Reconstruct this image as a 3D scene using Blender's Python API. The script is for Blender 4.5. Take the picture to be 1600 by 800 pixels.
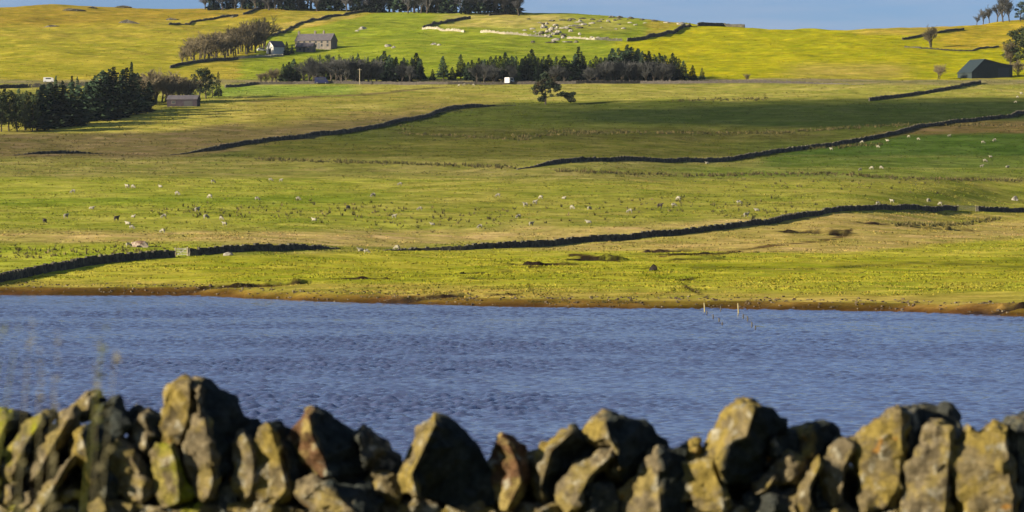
import bpy, bmesh, math, random
import numpy as np
from mathutils import Vector, Matrix, noise as mnoise
from mathutils.geometry import delaunay_2d_cdt

for o in list(bpy.data.objects):
    bpy.data.objects.remove(o, do_unlink=True)
SC = bpy.context.scene
COL = SC.collection

# ------------------------------------------------------------------ camera
FPX = 6000.0          # focal length in photograph pixels (135 mm on 36 mm)
EYE = 12.0            # eye height above the lake
HOR = 320.0           # eye level, photograph row
cam_d = bpy.data.cameras.new('camera')
cam_d.lens = 135.0
cam_d.sensor_width = 36.0
cam_d.shift_y = -80.0 / 1600.0
cam_d.clip_start = 0.2
cam_d.clip_end = 20000.0
cam_d.dof.use_dof = True
cam_d.dof.focus_distance = 900.0
cam_d.dof.aperture_fstop = 6.8
cam = bpy.data.objects.new('camera', cam_d)
cam.location = (0, 0, EYE)
cam.rotation_euler = (math.radians(90), 0, 0)
COL.objects.link(cam)
SC.camera = cam

# ------------------------------------------------------------------ light
ELEV = math.radians(17.0)
AZ = math.radians(25.0)                # in front of straight left
TOSUN = Vector((-math.cos(AZ) * math.cos(ELEV), -math.sin(AZ) * math.cos(ELEV), math.sin(ELEV)))
world = bpy.data.worlds.new('World')
SC.world = world
world.use_nodes = True
wn, wl = world.node_tree.nodes, world.node_tree.links
wn.clear()
w_out = wn.new('ShaderNodeOutputWorld')
w_bg = wn.new('ShaderNodeBackground')
w_sky = wn.new('ShaderNodeTexSky')
w_sky.sky_type = 'NISHITA'
w_sky.sun_disc = False
w_sky.sun_elevation = ELEV
w_sky.sun_rotation = math.atan2(TOSUN.x, TOSUN.y)
w_sky.air_density = 1.0
w_sky.dust_density = 0.3
w_sky.ozone_density = 3.0
w_bg.inputs['Strength'].default_value = 0.056
# thin broken cloud over the whole sky
w_tc = wn.new('ShaderNodeTexCoord')
w_map = wn.new('ShaderNodeMapping')
w_map.inputs['Scale'].default_value = (6.0, 6.0, 60.0)
w_no = wn.new('ShaderNodeTexNoise')
w_no.inputs['Scale'].default_value = 1.6
w_no.inputs['Detail'].default_value = 6.0
w_no.inputs['Roughness'].default_value = 0.55
w_rmp = wn.new('ShaderNodeMapRange')
w_rmp.interpolation_type = 'SMOOTHSTEP'
w_rmp.inputs['From Min'].default_value = 0.34
w_rmp.inputs['From Max'].default_value = 0.60
w_rmp.inputs['To Max'].default_value = 0.95
w_tint = wn.new('ShaderNodeMix')
w_tint.data_type = 'RGBA'
w_tint.blend_type = 'MULTIPLY'
w_tint.inputs['Factor'].default_value = 1.0
w_tint.inputs['B'].default_value = (0.30, 0.405, 0.72, 1)
w_mix = wn.new('ShaderNodeMix')
w_mix.data_type = 'RGBA'
w_mix.inputs['B'].default_value = (1.72, 2.34, 3.36, 1)
wl.new(w_tc.outputs['Generated'], w_map.inputs['Vector'])
wl.new(w_map.outputs['Vector'], w_no.inputs['Vector'])
wl.new(w_no.outputs['Fac'], w_rmp.inputs['Value'])
wl.new(w_rmp.outputs['Result'], w_mix.inputs['Factor'])
wl.new(w_sky.outputs['Color'], w_tint.inputs['A'])
wl.new(w_tint.outputs['Result'], w_mix.inputs['A'])
wl.new(w_mix.outputs['Result'], w_bg.inputs['Color'])
wl.new(w_bg.outputs['Background'], w_out.inputs['Surface'])

sun_d = bpy.data.lights.new('sun', 'SUN')
sun_d.energy = 5.0
sun_d.angle = math.radians(0.53)
sun_d.color = (1.0, 0.87, 0.66)
sun = bpy.data.objects.new('sun', sun_d)
sun.rotation_euler = TOSUN.to_track_quat('Z', 'Y').to_euler()
sun.location = TOSUN * 400
COL.objects.link(sun)

SC.view_settings.view_transform = 'Standard'
SC.view_settings.look = 'None'
SC.view_settings.gamma = 1.0
SC.view_settings.use_curve_mapping = False
SC.view_settings.exposure = 1.7
SC.render.engine = 'CYCLES'
SC.render.resolution_x = 1024
SC.render.resolution_y = 512
SC.cycles.max_bounces = 5
SC.cycles.diffuse_bounces = 2
SC.cycles.glossy_bounces = 3

# ------------------------------------------------------------------ helpers
rng = random.Random(7)
nrng = np.random.default_rng(7)


def lin(r, g, b):
    f = lambda c: c / 12.92 if c <= 0.04045 else ((c + 0.055) / 1.055) ** 2.4
    return (f(r / 255), f(g / 255), f(b / 255))


ONES = ['', 'first', 'second', 'third', 'fourth', 'fifth', 'sixth', 'seventh', 'eighth', 'ninth', 'tenth', 'eleventh', 'twelfth',
        'thirteenth', 'fourteenth', 'fifteenth', 'sixteenth', 'seventeenth', 'eighteenth', 'nineteenth']
TENS = {2: ('twenty', 'twentieth'), 3: ('thirty', 'thirtieth'), 4: ('forty', 'fortieth'), 5: ('fifty', 'fiftieth'),
        6: ('sixty', 'sixtieth'), 7: ('seventy', 'seventieth'), 8: ('eighty', 'eightieth'), 9: ('ninety', 'ninetieth')}


def ordinal(n):
    if n < 20:
        return ONES[n]
    t, u = divmod(n, 10)
    return TENS[t][1] if u == 0 else TENS[t][0] + '-' + ONES[u]


def tag(o, label=None, cat=None, group=None, kind=None):
    if label: o['label'] = label
    if cat: o['category'] = cat
    if group: o['group'] = group
    if kind: o['kind'] = kind
    return o


def empty(name, loc, rz=0.0, scale=1.0):
    o = bpy.data.objects.new(name, None)
    o.empty_display_size = 0.3
    o.location = loc
    o.rotation_euler = (0, 0, rz)
    if isinstance(scale, (int, float)):
        scale = (scale, scale, scale)
    o.scale = scale
    COL.objects.link(o)
    return o


def link(name, me, parent=None, mat=None):
    if mat is not None and not me.materials:
        me.materials.append(mat)
    o = bpy.data.objects.new(name, me)
    COL.objects.link(o)
    if parent is not None:
        o.parent = parent
    return o


def mesh_from(name, verts, faces, mat=None, smooth=False):
    me = bpy.data.meshes.new(name)
    me.from_pydata(verts, [], faces)
    if mat is not None:
        me.materials.append(mat)
    if smooth:
        me.shade_smooth()
    me.update()
    return me


class MB:
    """collects raw geometry for one mesh"""
    def __init__(s):
        s.v, s.f = [], []

    def quad_box(s, x0, x1, y0, y1, z0, z1, M=None):
        b = len(s.v)
        P = [(x0, y0, z0), (x1, y0, z0), (x1, y1, z0), (x0, y1, z0), (x0, y0, z1), (x1, y0, z1), (x1, y1, z1), (x0, y1, z1)]
        if M is not None:
            P = [tuple(M @ Vector(p)) for p in P]
        s.v += P
        s.f += [(b, b + 3, b + 2, b + 1), (b + 4, b + 5, b + 6, b + 7), (b, b + 1, b + 5, b + 4), (b + 1, b + 2, b + 6, b + 5),
                (b + 2, b + 3, b + 7, b + 6), (b + 3, b, b + 4, b + 7)]

    def tube(s, p0, p1, r0, r1, n=5, cap=True):
        p0, p1 = Vector(p0), Vector(p1)
        ax = (p1 - p0)
        if ax.length < 1e-6: return
        ax.normalize()
        u = ax.orthogonal().normalized()
        w = ax.cross(u)
        b = len(s.v)
        for p, r in ((p0, r0), (p1, r1)):
            for k in range(n):
                a = 2 * math.pi * k / n
                q = p + (u * math.cos(a) + w * math.sin(a)) * r
                s.v.append(tuple(q))
        for k in range(n):
            k2 = (k + 1) % n
            s.f.append((b + k, b + k2, b + n + k2, b + n + k))
        if cap:
            s.f.append(tuple(b + n + k for k in range(n)))
            s.f.append(tuple(b + n - 1 - k for k in range(n)))

    def prism(s, poly, y0, y1, M=None):
        """poly in x,z extruded from y0 to y1"""
        b = len(s.v)
        n = len(poly)
        for y in (y0, y1):
            for (x, z) in poly:
                p = (x, y, z)
                if M is not None: p = tuple(M @ Vector(p))
                s.v.append(p)
        s.f.append(tuple(b + k for k in range(n)))
        s.f.append(tuple(b + n + n - 1 - k for k in range(n)))
        for k in range(n):
            k2 = (k + 1) % n
            s.f.append((b + k2, b + k, b + n + k, b + n + k2))

    def tri(s, a, b_, c):
        b = len(s.v)
        s.v += [tuple(a), tuple(b_), tuple(c)]
        s.f.append((b, b + 1, b + 2))

    def quad(s, a, b_, c, d):
        b = len(s.v)
        s.v += [tuple(a), tuple(b_), tuple(c), tuple(d)]
        s.f.append((b, b + 1, b + 2, b + 3))

    def build(s, name, mat=None, parent=None, smooth=False):
        return link(name, mesh_from(name, s.v, s.f, mat, smooth), parent)


# --- numpy value noise
_perm = nrng.random((256, 256))


def vnoise(x, y, seed=0):
    x = np.asarray(x, float) + seed * 37.17
    y = np.asarray(y, float) + seed * 91.73
    xi = np.floor(x).astype(int)
    yi = np.floor(y).astype(int)
    fx, fy = x - xi, y - yi
    fx = fx * fx * fx * (fx * (fx * 6 - 15) + 10)
    fy = fy * fy * fy * (fy * (fy * 6 - 15) + 10)
    a = _perm[xi & 255, yi & 255]
    b = _perm[(xi + 1) & 255, yi & 255]
    c = _perm[xi & 255, (yi + 1) & 255]
    d = _perm[(xi + 1) & 255, (yi + 1) & 255]
    return (a * (1 - fx) + b * fx) * (1 - fy) + (c * (1 - fx) + d * fx) * fy - 0.5


def fbm(x, y, octv=4, seed=0, gain=0.5):
    t, amp, f = 0.0, 1.0, 1.0
    for k in range(octv):
        t = t + amp * vnoise(np.asarray(x) * f, np.asarray(y) * f, seed + k * 3)
        amp *= gain
        f *= 2.03
    return t


def sstep(a, b, x):
    t = np.clip((np.asarray(x, float) - a) / (b - a), 0, 1)
    return t * t * (3 - 2 * t)


# ------------------------------------------------------------------ material helpers
def new_mat(name, rough=0.9, spec=0.2):
    m = bpy.data.materials.new(name)
    m.use_nodes = True
    nt = m.node_tree
    p = nt.nodes['Principled BSDF']
    p.inputs['Roughness'].default_value = rough
    p.inputs['Specular IOR Level'].default_value = spec
    return m, nt, p


def nmix(nt, a, b, fac, blend='MIX'):
    n = nt.nodes.new('ShaderNodeMix')
    n.data_type = 'RGBA'
    n.blend_type = blend
    for key, v in (('A', a), ('B', b), ('Factor', fac)):
        s = n.inputs[key]
        if isinstance(v, (tuple, list)):
            s.default_value = (*v[:3], 1)
        elif isinstance(v, (int, float)):
            s.default_value = v
        else:
            nt.links.new(v, s)
    return n.outputs['Result']


def nnoise(nt, vec, scale, detail=3.0, rough=0.55, lo=0.0, hi=1.0, tlo=0.0, thi=1.0):
    n = nt.nodes.new('ShaderNodeTexNoise')
    n.inputs['Scale'].default_value = scale
    n.inputs['Detail'].default_value = detail
    n.inputs['Roughness'].default_value = rough
    if vec is not None:
        nt.links.new(vec, n.inputs['Vector'])
    r = nt.nodes.new('ShaderNodeMapRange')
    r.inputs['From Min'].default_value = lo
    r.inputs['From Max'].default_value = hi
    r.inputs['To Min'].default_value = tlo
    r.inputs['To Max'].default_value = thi
    nt.links.new(n.outputs['Fac'], r.inputs['Value'])
    return r.outputs['Result']


def nbump(nt, p, height, strength, dist):
    b = nt.nodes.new('ShaderNodeBump')
    b.inputs['Strength'].default_value = strength
    b.inputs['Distance'].default_value = dist
    nt.links.new(height, b.inputs['Height'])
    nt.links.new(b.outputs['Normal'], p.inputs['Normal'])


def coords(nt, kind='Object'):
    return nt.nodes.new('ShaderNodeTexCoord').outputs[kind]


def geo_pos(nt):
    return nt.nodes.new('ShaderNodeNewGeometry').outputs['Position']


def obj_rand(nt):
    return nt.nodes.new('ShaderNodeObjectInfo').outputs['Random']


def speckle_mat(name, c1, c2, scale, rough=0.9, spec=0.15, c3=None, rnd=0.0, bump=0.0, bdist=0.02, scale3=None, world_pos=False):
    m, nt, p = new_mat(name, rough, spec)
    v = geo_pos(nt) if world_pos else coords(nt)
    f = nnoise(nt, v, scale, 4, 0.6, 0.3, 0.7)
    c = nmix(nt, c1, c2, f)
    if c3 is not None:
        f3 = nnoise(nt, v, scale3 or scale * 0.4, 3, 0.6, 0.52, 0.62)
        c = nmix(nt, c, c3, f3)
    if rnd:
        mr = nt.nodes.new('ShaderNodeMapRange')
        mr.inputs['To Min'].default_value = 1 - rnd
        mr.inputs['To Max'].default_value = 1 + rnd
        nt.links.new(obj_rand(nt), mr.inputs['Value'])
        vm = nt.nodes.new('ShaderNodeVectorMath')
        vm.operation = 'SCALE'
        nt.links.new(c, vm.inputs[0])
        nt.links.new(mr.outputs['Result'], vm.inputs['Scale'])
        c = vm.outputs['Vector']
    nt.links.new(c, p.inputs['Base Color'])
    if bump:
        nbump(nt, p, f, bump, bdist)
    return m


def plain_mat(name, c, rough=0.6, spec=0.3, var=0.25, scale=2.0):
    c2 = tuple(max(0, k * (1 - var)) for k in c)
    return speckle_mat(name, c, c2, scale, rough, spec)


# ------------------------------------------------------------------ terrain shape
SHORE_PX = [-900, 0, 300, 500, 800, 1000, 1200, 1400, 1600, 2600]
SHORE_PY = [457, 460.5, 462, 471, 480, 482, 483.5, 487, 494.5, 510]
BASE_PY = np.array([15, 30, 50, 70, 90, 110, 125, 140, 160, 180, 200, 220, 240, 260, 280, 300, 325, 340, 360, 385, 400, 420, 440, 460, 480, 500, 520], float)
BASE_D = np.array([2200, 2080, 1930, 1800, 1690, 1580, 1510, 1440, 1350, 1270, 1190, 1120, 1050, 980, 920, 860, 790, 745, 690, 620, 580, 535, 500, 472, 450, 430, 412], float)
SKY_PX = [-900, 0, 40, 70, 150, 200, 260, 320, 420, 560, 700, 810, 870, 960, 1060, 1100, 1160, 1210, 1350, 1430, 1500, 1530, 1570, 1600, 2400]
SKY_PY = [22, 15, 10, 8, 10.5, 9, 13, 13, 12.5, 16, 19, 21.5, 21, 25, 36, 38.5, 41.5, 45, 45, 44, 41, 36, 32, 28, 15]


def shore_d(px):
    return 72000.0 / (np.interp(px, SHORE_PX, SHORE_PY) - HOR)


PXG = np.arange(-2400, 4001, 20.0)
DG = np.arange(380, 6001, 4.0)


def build_table():
    T = np.zeros((len(PXG), len(DG)))
    pyl = np.arange(0, 521, 1.0)
    for i, px in enumerate(PXG):
        sp = float(np.interp(px, SHORE_PX, SHORE_PY))
        sd = 72000.0 / (sp - HOR)
        base = np.interp(pyl, BASE_PY, BASE_D)
        base = np.where(pyl < 15, 2200 + (15 - pyl) * 9, base)
        shift = (sd - np.interp(sp, BASE_PY, BASE_D)) * sstep(330, sp, pyl)
        shift = shift + 150 * float(sstep(1290, 1620, px)) * np.exp(-((pyl - 322) / 42) ** 2)
        shift = shift + 55 * float(sstep(300, 720, px)) * np.exp(-((pyl - 392) / 45) ** 2)
        shift = shift + 60 * float(sstep(900, 1160, px)) * np.exp(-((pyl - 252) / 40) ** 2)
        d = base + shift
        sky = float(np.interp(px, SKY_PX, SKY_PY))
        m = (pyl <= sp) & (pyl >= sky)
        dd, yy = d[m][::-1], pyl[m][::-1]
        zz = EYE + (HOR - yy) * dd / FPX
        dmax, zmax = dd[-1], zz[-1]
        z = np.interp(DG, dd, zz)
        far = DG > dmax
        t = DG[far] - dmax
        sl = (HOR - sky) / FPX
        z[far] = zmax + sl * 30 * (1 - np.exp(-t / 30)) - 0.035 * np.maximum(t - 30, 0)
        T[i] = z
    # smooth along depth and across
    k = np.exp(-0.5 * (np.arange(-9, 10) / 3.2) ** 2)
    k /= k.sum()
    Tp = np.pad(T, ((0, 0), (9, 9)), mode='edge')
    T = sum(k[j] * Tp[:, j:j + T.shape[1]] for j in range(19))
    k = np.exp(-0.5 * (np.arange(-3, 4) / 1.0) ** 2)
    k /= k.sum()
    Tp = np.pad(T, ((3, 3), (0, 0)), mode='edge')
    T = sum(k[j] * Tp[j:j + T.shape[0], :] for j in range(7))
    return T


TAB = build_table()


def tab(px, d):
    u = np.clip((px - PXG[0]) / 20.0, 0, len(PXG) - 1.001)
    v = np.clip((d - DG[0]) / 4.0, 0, len(DG) - 1.001)
    i, j = u.astype(int), v.astype(int)
    fu, fv = u - i, v - j
    return (TAB[i, j] * (1 - fu) + TAB[i + 1, j] * fu) * (1 - fv) + (TAB[i, j + 1] * (1 - fu) + TAB[i + 1, j + 1] * fu) * fv


# eroded banks: px, py, length m, height m, turn
SCARPS = []
NEAR_SHORE = 150.0


def height(x, d, scarps=True):
    x = np.asarray(x, float)
    d = np.asarray(d, float)
    ds = np.maximum(d, 30.0)
    px = np.clip(800 + FPX * x / ds, -2390, 3990)
    sd = shore_d(px) + 2.2 * fbm(x / 14, d / 14, 3, 5)
    land = tab(px, np.maximum(d, sd))
    rise = d - sd
    amp = sstep(0, 90, rise)
    b = 1.5 * fbm(x / 90, d / 75, 3, 1) + 0.42 * fbm(x / 17, d / 12, 3, 2)
    up = sstep(1500, 1800, d)
    b = b + up * (3.4 * fbm(x / 60, d / 60, 4, 3))
    b = b - 1.8 * sstep(2000, 2250, d) * fbm(x / 60, d / 60, 4, 3)
    bank = 0.55 * sstep(0.5, 5.0, rise) * np.exp(-np.maximum(rise - 5, 0) / 70) + 0.10 * fbm(x / 3.0, d / 3.0, 2, 8) * sstep(0, 4, rise)
    z = land + amp * b + bank
    z = np.where(rise < 0, np.maximum(-2.5, rise * 0.12), z)
    # near bank between camera and lake
    nb = np.interp(d, [-80, -20, 0, 12, 18, 22, 40, NEAR_SHORE, 200], [12.0, 10.9, 10.35, 10.0, 9.75, 9.6, 8.2, 0.0, -2.5])
    nb = nb + 0.10 * fbm(x / 5, d / 5, 3, 11) * sstep(200, 100, d)
    z = np.where(d < 230, np.maximum(nb, -2.5), z)
    if scarps:
        x_, d_ = np.broadcast_arrays(x, d)
        z = np.array(z, float)
        for (sx, sy, L, h, a, w) in SCARPS:
            near = (np.abs(x_ - sx) < L + 8) & (np.abs(d_ - sy) < L + 12)
            if not near.any(): continue
            ca, sa = math.cos(a), math.sin(a)
            nx, ny = x_[near] - sx, d_[near] - sy
            lx = nx * ca + ny * sa
            ly = -nx * sa + ny * ca
            edge = w * 1.3 * fbm(lx / 2.2, lx * 0 + sx, 3, 21)
            g = np.exp(-(lx / (L * 0.5)) ** 4) * np.clip(0.75 + 1.2 * fbm(lx / 3.0, ly / 1.5, 2, 25), 0.1, 1.3)
            z[near] += g * h * (sstep(-0.6, 0.9, ly - edge) * np.exp(-np.maximum(ly, 0) / (w * 3)) - 0.9 * sstep(-w * 2.5, -0.6, ly) * sstep(0.9, -0.6, ly - edge))
    return z


def _march(px, py, d, scarps):
    x = (px - 800) / FPX * d
    z = height(x, d, scarps)
    yy = HOR - (z - EYE) * FPX / d
    return yy, np.nonzero(yy <= py)[0]


def at(px, py, d0=395.0, d1=2700.0, scarps=True):
    """where the sight line through a photograph pixel meets the ground"""
    d = np.arange(d0, d1, 9.0)
    yy, k = _march(px, py, d, False)
    c = d[int(k[0])] if len(k) else d[int(np.argmin(yy))]
    d = np.arange(max(d0, c - 24), c + 16, 1.0)
    yy, k = _march(px, py, d, scarps)
    i = int(k[0]) if len(k) else int(np.argmin(yy))
    if i > 0 and len(k):
        dd = d[i - 1] + (yy[i - 1] - py) / max(1e-6, yy[i - 1] - yy[i])
    else:
        dd = d[i]
    xx = (px - 800) / FPX * dd
    return Vector((xx, dd, float(height(xx, dd, scarps))))


def ground(x, d):
    return float(height(x, d))


for (px, py, L, h, a) in [(932, 406, 8.5, 1.5, 0.15), (1040, 393, 9.0, 0.6, 0.1), (1085, 404, 11.0, 0.5, 0.3), (865, 413, 13, 0.55, 0.2),
                          (1316, 366, 5.0, 1.5, 0.35), (1255, 362, 12, 0.5, 0.25), (1440, 356, 26, 0.7, 0.12), (755, 426, 7, 0.7, 0.3),
                          (400, 446, 16, 0.6, 0.05), (640, 466, 30, 0.35, 0.0), (1540, 487, 18, 0.7, 0.1), (90, 243, 16, 0.3, 0.1),
                          (640, 436, 26, 0.3, 0.2), (1130, 395, 26, 0.35, 0.4)]:
    p = at(px, py, scarps=False)
    SCARPS.append((p.x, p.y, L, h, a, 1.6))

# ------------------------------------------------------------------ ground sheet
rows = np.concatenate([np.linspace(-80, 30, 45), np.linspace(33, 230, 40), np.linspace(236, 400, 20),
                       np.arange(402, 700, 0.85), np.arange(700, 1250, 1.5), np.arange(1250, 2450, 2.6), np.linspace(2460, 6000, 50)])
ucol = np.concatenate([np.linspace(-5, -1.25, 26)[:-1], np.linspace(-1.25, 1.25, 520), np.linspace(1.25, 5, 26)[1:]])
DD, UU = np.meshgrid(rows, ucol, indexing='ij')
XX = UU * (0.1333 * np.maximum(DD, 0) + 12.0 + 6 * sstep(200, 0, DD))
ZZ = height(XX, DD)
nr, nc = DD.shape

PXV = np.clip(800 + FPX * XX / np.maximum(DD, 30), -2400, 4000)
PYV = HOR - (ZZ - EYE) * FPX / np.maximum(DD, 30)


# field colours, laid by field, with cloud shade painted into the dark middle band
def field_colours():
    C = np.zeros((nr, nc, 3))
    wob = 3.0 * fbm(XX / 22, DD / 22, 4, 31)
    wobx = 14.0 * fbm(XX / 25, DD / 25, 3, 33)
    py = PYV + wob
    px = PXV + wobx
    base = np.array(lin(146, 142, 60))
    C[:] = base

    def zone(col, top, bot, l=-9e3, r=9e3, f=3.0, fx=25.0, amt=1.0):
        t = np.interp(px, [k[0] for k in top], [k[1] for k in top]) if isinstance(top, list) else top
        b = np.interp(px, [k[0] for k in bot], [k[1] for k in bot]) if isinstance(bot, list) else bot
        w = sstep(-f, f, py - t) * sstep(-f, f, b - py) * sstep(-fx, fx, px - l) * sstep(-fx, fx, r - px) * amt
        C[:] = C * (1 - w[..., None]) + np.array(lin(*col)) * w[..., None]

    # high ground
    zone((166, 152, 50), -50, 135, f=2)
    zone((160, 138, 44), -50, [(0, 42), (400, 30), (500, 18)], -9e3, 430, f=6)
    zone((164, 156, 44), 62, 118, -9e3, 300, f=10, amt=.7)
    zone((140, 149, 40), [(380, 95), (420, 58), (600, 17), (680, 18)], 132, 375, 1010, f=2, fx=8)
    zone((186, 160, 82), [(400, 48), (470, 30), (600, 14)], [(400, 62), (470, 43), (600, 17)], 405, 560, f=3, fx=10, amt=.6)
    zone((186, 168, 86), 22, 42, 690, 880, f=4, amt=.8)
    zone((170, 158, 82), 28, 50, 780, 980, f=5, amt=.45)
    zone((166, 160, 20), [(980, 64), (1075, 36), (1200, 44)], 128, 960, 9e3, f=2, fx=20)
    zone((176, 152, 62), 40, 54, 1330, 1500, f=3, amt=.8)
    zone((176, 154, 42), [(1420, 52), (1600, 25)], 76, 1470, 9e3, f=3, fx=30)
    zone((180, 154, 82), 100, 124, 1230, 1420, f=8, fx=40, amt=.55)
    # below the road
    zone((138, 128, 82), 124, 133, f=1.5)
    zone((158, 152, 66), 131, 165, f=3)
    zone((132, 154, 56), 133, 152, 330, 560, f=3, amt=.8)
    zone((166, 156, 66), 160, 210, -9e3, 480, f=6)
    zone((116, 103, 62), [(0, 208), (250, 206), (420, 188), (700, 160)], 250, -9e3, 800, f=5)
    zone((150, 138, 62), [(400, 150), (800, 140)], [(400, 200), (800, 165)], 380, 790, f=5, amt=.6)
    zone((83, 90, 36), [(300, 245), (550, 205), (720, 170), (800, 160), (1200, 156), (1600, 150)], 252, 300, 9e3, f=3, fx=60)  # cloud shade across the middle fields, painted as darker grass colour
    zone((52, 64, 28), [(950, 172), (1200, 163), (1600, 158)], [(900, 190), (1300, 200), (1600, 188)], 880, 9e3, f=4, fx=80)  # deepest part of the painted cloud shade
    zone((88, 84, 40), 200, 220, 620, 1300, f=6, fx=60, amt=.7)
    zone((108, 92, 52), [(1150, 245), (1400, 205), (1500, 190)], 214, 1180, 9e3, f=4, fx=40, amt=.9)
    zone((108, 104, 44), 218, 250, 380, 1150, f=6, fx=60, amt=.6)
    zone((72, 92, 32), [(1150, 256), (1240, 238), (1420, 212), (1600, 208)], 262, 1160, 9e3, f=2, fx=20)
    zone((84, 104, 34), [(870, 262), (950, 254), (1160, 256)], [(850, 262), (1000, 268), (1200, 262)], 850, 1200, f=2, amt=.8)
    zone((112, 98, 60), [(380, 158), (560, 146), (700, 136)], [(380, 161), (560, 149), (700, 139)], 380, 700, f=0.8, fx=20, amt=.8)
    zone((176, 166, 80), [(480, 164), (620, 163)], [(480, 168), (620, 170)], 500, 620, f=2, fx=20, amt=.6)
    # middle pastures
    zone((136, 130, 64), 246, 286, -9e3, 9e3, f=5, amt=.85)
    zone((80, 102, 34), [(1150, 262), (1200, 246)], 262, 1190, 9e3, f=2, amt=.75)
    zone((116, 128, 48), 262, 278, 1050, 9e3, f=4, fx=60, amt=.7)
    zone((154, 154, 56), 278, 358, -9e3, 700, f=6, fx=120)
    zone((120, 136, 36), [(0, 310), (500, 305), (700, 295)], [(0, 322), (500, 318), (900, 302)], -9e3, 900, f=4, fx=120, amt=.7)
    zone((152, 148, 58), 282, 345, 600, 9e3, f=8, fx=120)
    zone((122, 132, 40), [(800, 296), (1200, 304), (1600, 300)], [(800, 304), (1200, 310), (1600, 312)], 760, 9e3, f=4, fx=120, amt=.5)
    zone((182, 161, 90), [(0, 362), (600, 362), (1000, 352), (1200, 340)], [(0, 376), (600, 384), (900, 374), (1150, 352)], -9e3, 1180, f=5, fx=50)
    zone((158, 162, 50), [(0, 384), (300, 378)], 436, -9e3, 330, f=5, fx=50, amt=.9)
    # shore pastures
    zone((168, 162, 54), [(-200, 440), (0, 440), (200, 406), (600, 391), (800, 388), (1000, 374), (1200, 352), (1320, 332), (1600, 332)], 500, f=2)
    zone((174, 152, 84), [(800, 388), (1000, 374), (1200, 352), (1320, 332), (1600, 332)], [(780, 390), (1000, 392), (1300, 395), (1600, 372)], 800, 9e3, f=3, fx=60, amt=.85)
    zone((164, 160, 44), 402, 440, 300, 9e3, f=6, fx=80, amt=.7)
    zone((162, 154, 54), 330, 350, 1450, 9e3, f=5, fx=50, amt=.4)
    zone((132, 132, 30), 408, 420, 1050, 9e3, f=3, fx=80, amt=.6)
    zone((168, 148, 70), [(0, 440), (600, 442), (1000, 455), (1600, 460)], 500, f=6, amt=.7)
    def path(col, pts, wd, amt=1.0):
        D = np.full(px.shape, 1e9)
        for (ax, ay), (bx, by) in zip(pts[:-1], pts[1:]):
            vx, vy = bx - ax, by - ay
            t_ = np.clip(((PXV - ax) * vx + (PYV + wob * .4 - ay) * vy) / (vx * vx + vy * vy), 0, 1)
            D = np.minimum(D, np.hypot(PXV - ax - t_ * vx, PYV + wob * .4 - ay - t_ * vy))
        br = np.clip(0.7 + 2.2 * fbm(XX / 3.5, DD / 3.5, 2, 44), 0, 1)
        w_ = (sstep(wd * 1.5, wd * 0.5, D) * amt * br)[..., None]
        C[:] = C * (1 - w_) + np.array(lin(*col)) * w_

    path((62, 52, 26), [(1085, 435), (1064, 439), (1072, 448), (1085, 455), (1102, 464)], 2.2)
    path((86, 66, 38), [(1030, 400), (1130, 396), (1200, 385), (1290, 375), (1330, 366)], 2.2, .9)
    path((70, 54, 32), [(890, 398), (930, 402), (968, 410)], 3.2)  # shade in the hollow, painted as a dark brown streak
    path((80, 62, 36), [(830, 417), (870, 413), (905, 414)], 2.2)
    path((66, 52, 32), [(1010, 394), (1045, 392)], 2.4)
    path((74, 58, 34), [(1240, 361), (1290, 361), (1330, 360)], 2.0)
    path((84, 62, 32), [(340, 448), (400, 446), (450, 446)], 2.4)
    path((84, 62, 32), [(540, 465), (640, 464), (760, 469), (880, 471), (1010, 473)], 2.0, .9)
    path((84, 80, 36), [(1080, 418), (1250, 421), (1420, 410), (1600, 417)], 2.0, .5)
    # bare brown lake edge
    rise = DD - shore_d(PXV) + 2.5 * fbm(XX / 8, DD / 8, 3, 40)
    w = 0.9 * sstep(9, 4, rise)[..., None]
    C[:] = C * (1 - w) + np.array(lin(112, 88, 36)) * w
    w = sstep(4.5, 1.0, rise)[..., None]
    C[:] = C * (1 - w) + np.array(lin(84, 60, 28)) * w
    # brown peat on the eroded banks, darkened to paint the shade in their hollows
    for (sx, sy, L, h, a, wd) in SCARPS:
        near = (np.abs(XX - sx) < L + 8) & (np.abs(DD - sy) < L + 8)
        ca, sa = math.cos(a), math.sin(a)
        nx, ny = XX[near] - sx, DD[near] - sy
        lx = nx * ca + ny * sa
        ly = -nx * sa + ny * ca
        w = np.clip(np.exp(-(lx / (L * 0.5)) ** 4) * np.exp(-((ly + 0.4) / (0.8 + 0.9 * h)) ** 2) * (1.5 + 2.4 * fbm(nx / 2.0, ny / 2.0, 3, 27)) * min(1.4, h + .25), 0, 1)[..., None]
        C[near] = C[near] * (1 - w) + np.array(lin(46, 36, 26)) * w
    # tussocky variation
    t = fbm(XX / 9, DD / 7, 5, 50, 0.65)[..., None]
    t2 = fbm(XX / 3.2, DD / 3.2, 3, 55, 0.6)[..., None]
    ws = np.clip(t * 1.3, 0, 0.8)
    wm = np.clip(-t * 1.3, 0, 0.8)
    C[:] = C * (1 + ws * np.array((0.36, 0.22, 0.8))) * (1 - wm * np.array((0.34, 0.22, 0.42))) * (1 + 0.35 * t2)
    # near bank
    nb = (DD < 300)[..., None]
    g = np.array(lin(110, 112, 40))
    C[:] = np.where(nb, g * (1 + 0.5 * t), C)
    return np.clip(C, 0.004, 0.9)


ALB = field_colours() / np.array((1.70, 1.65, 1.62))

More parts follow.
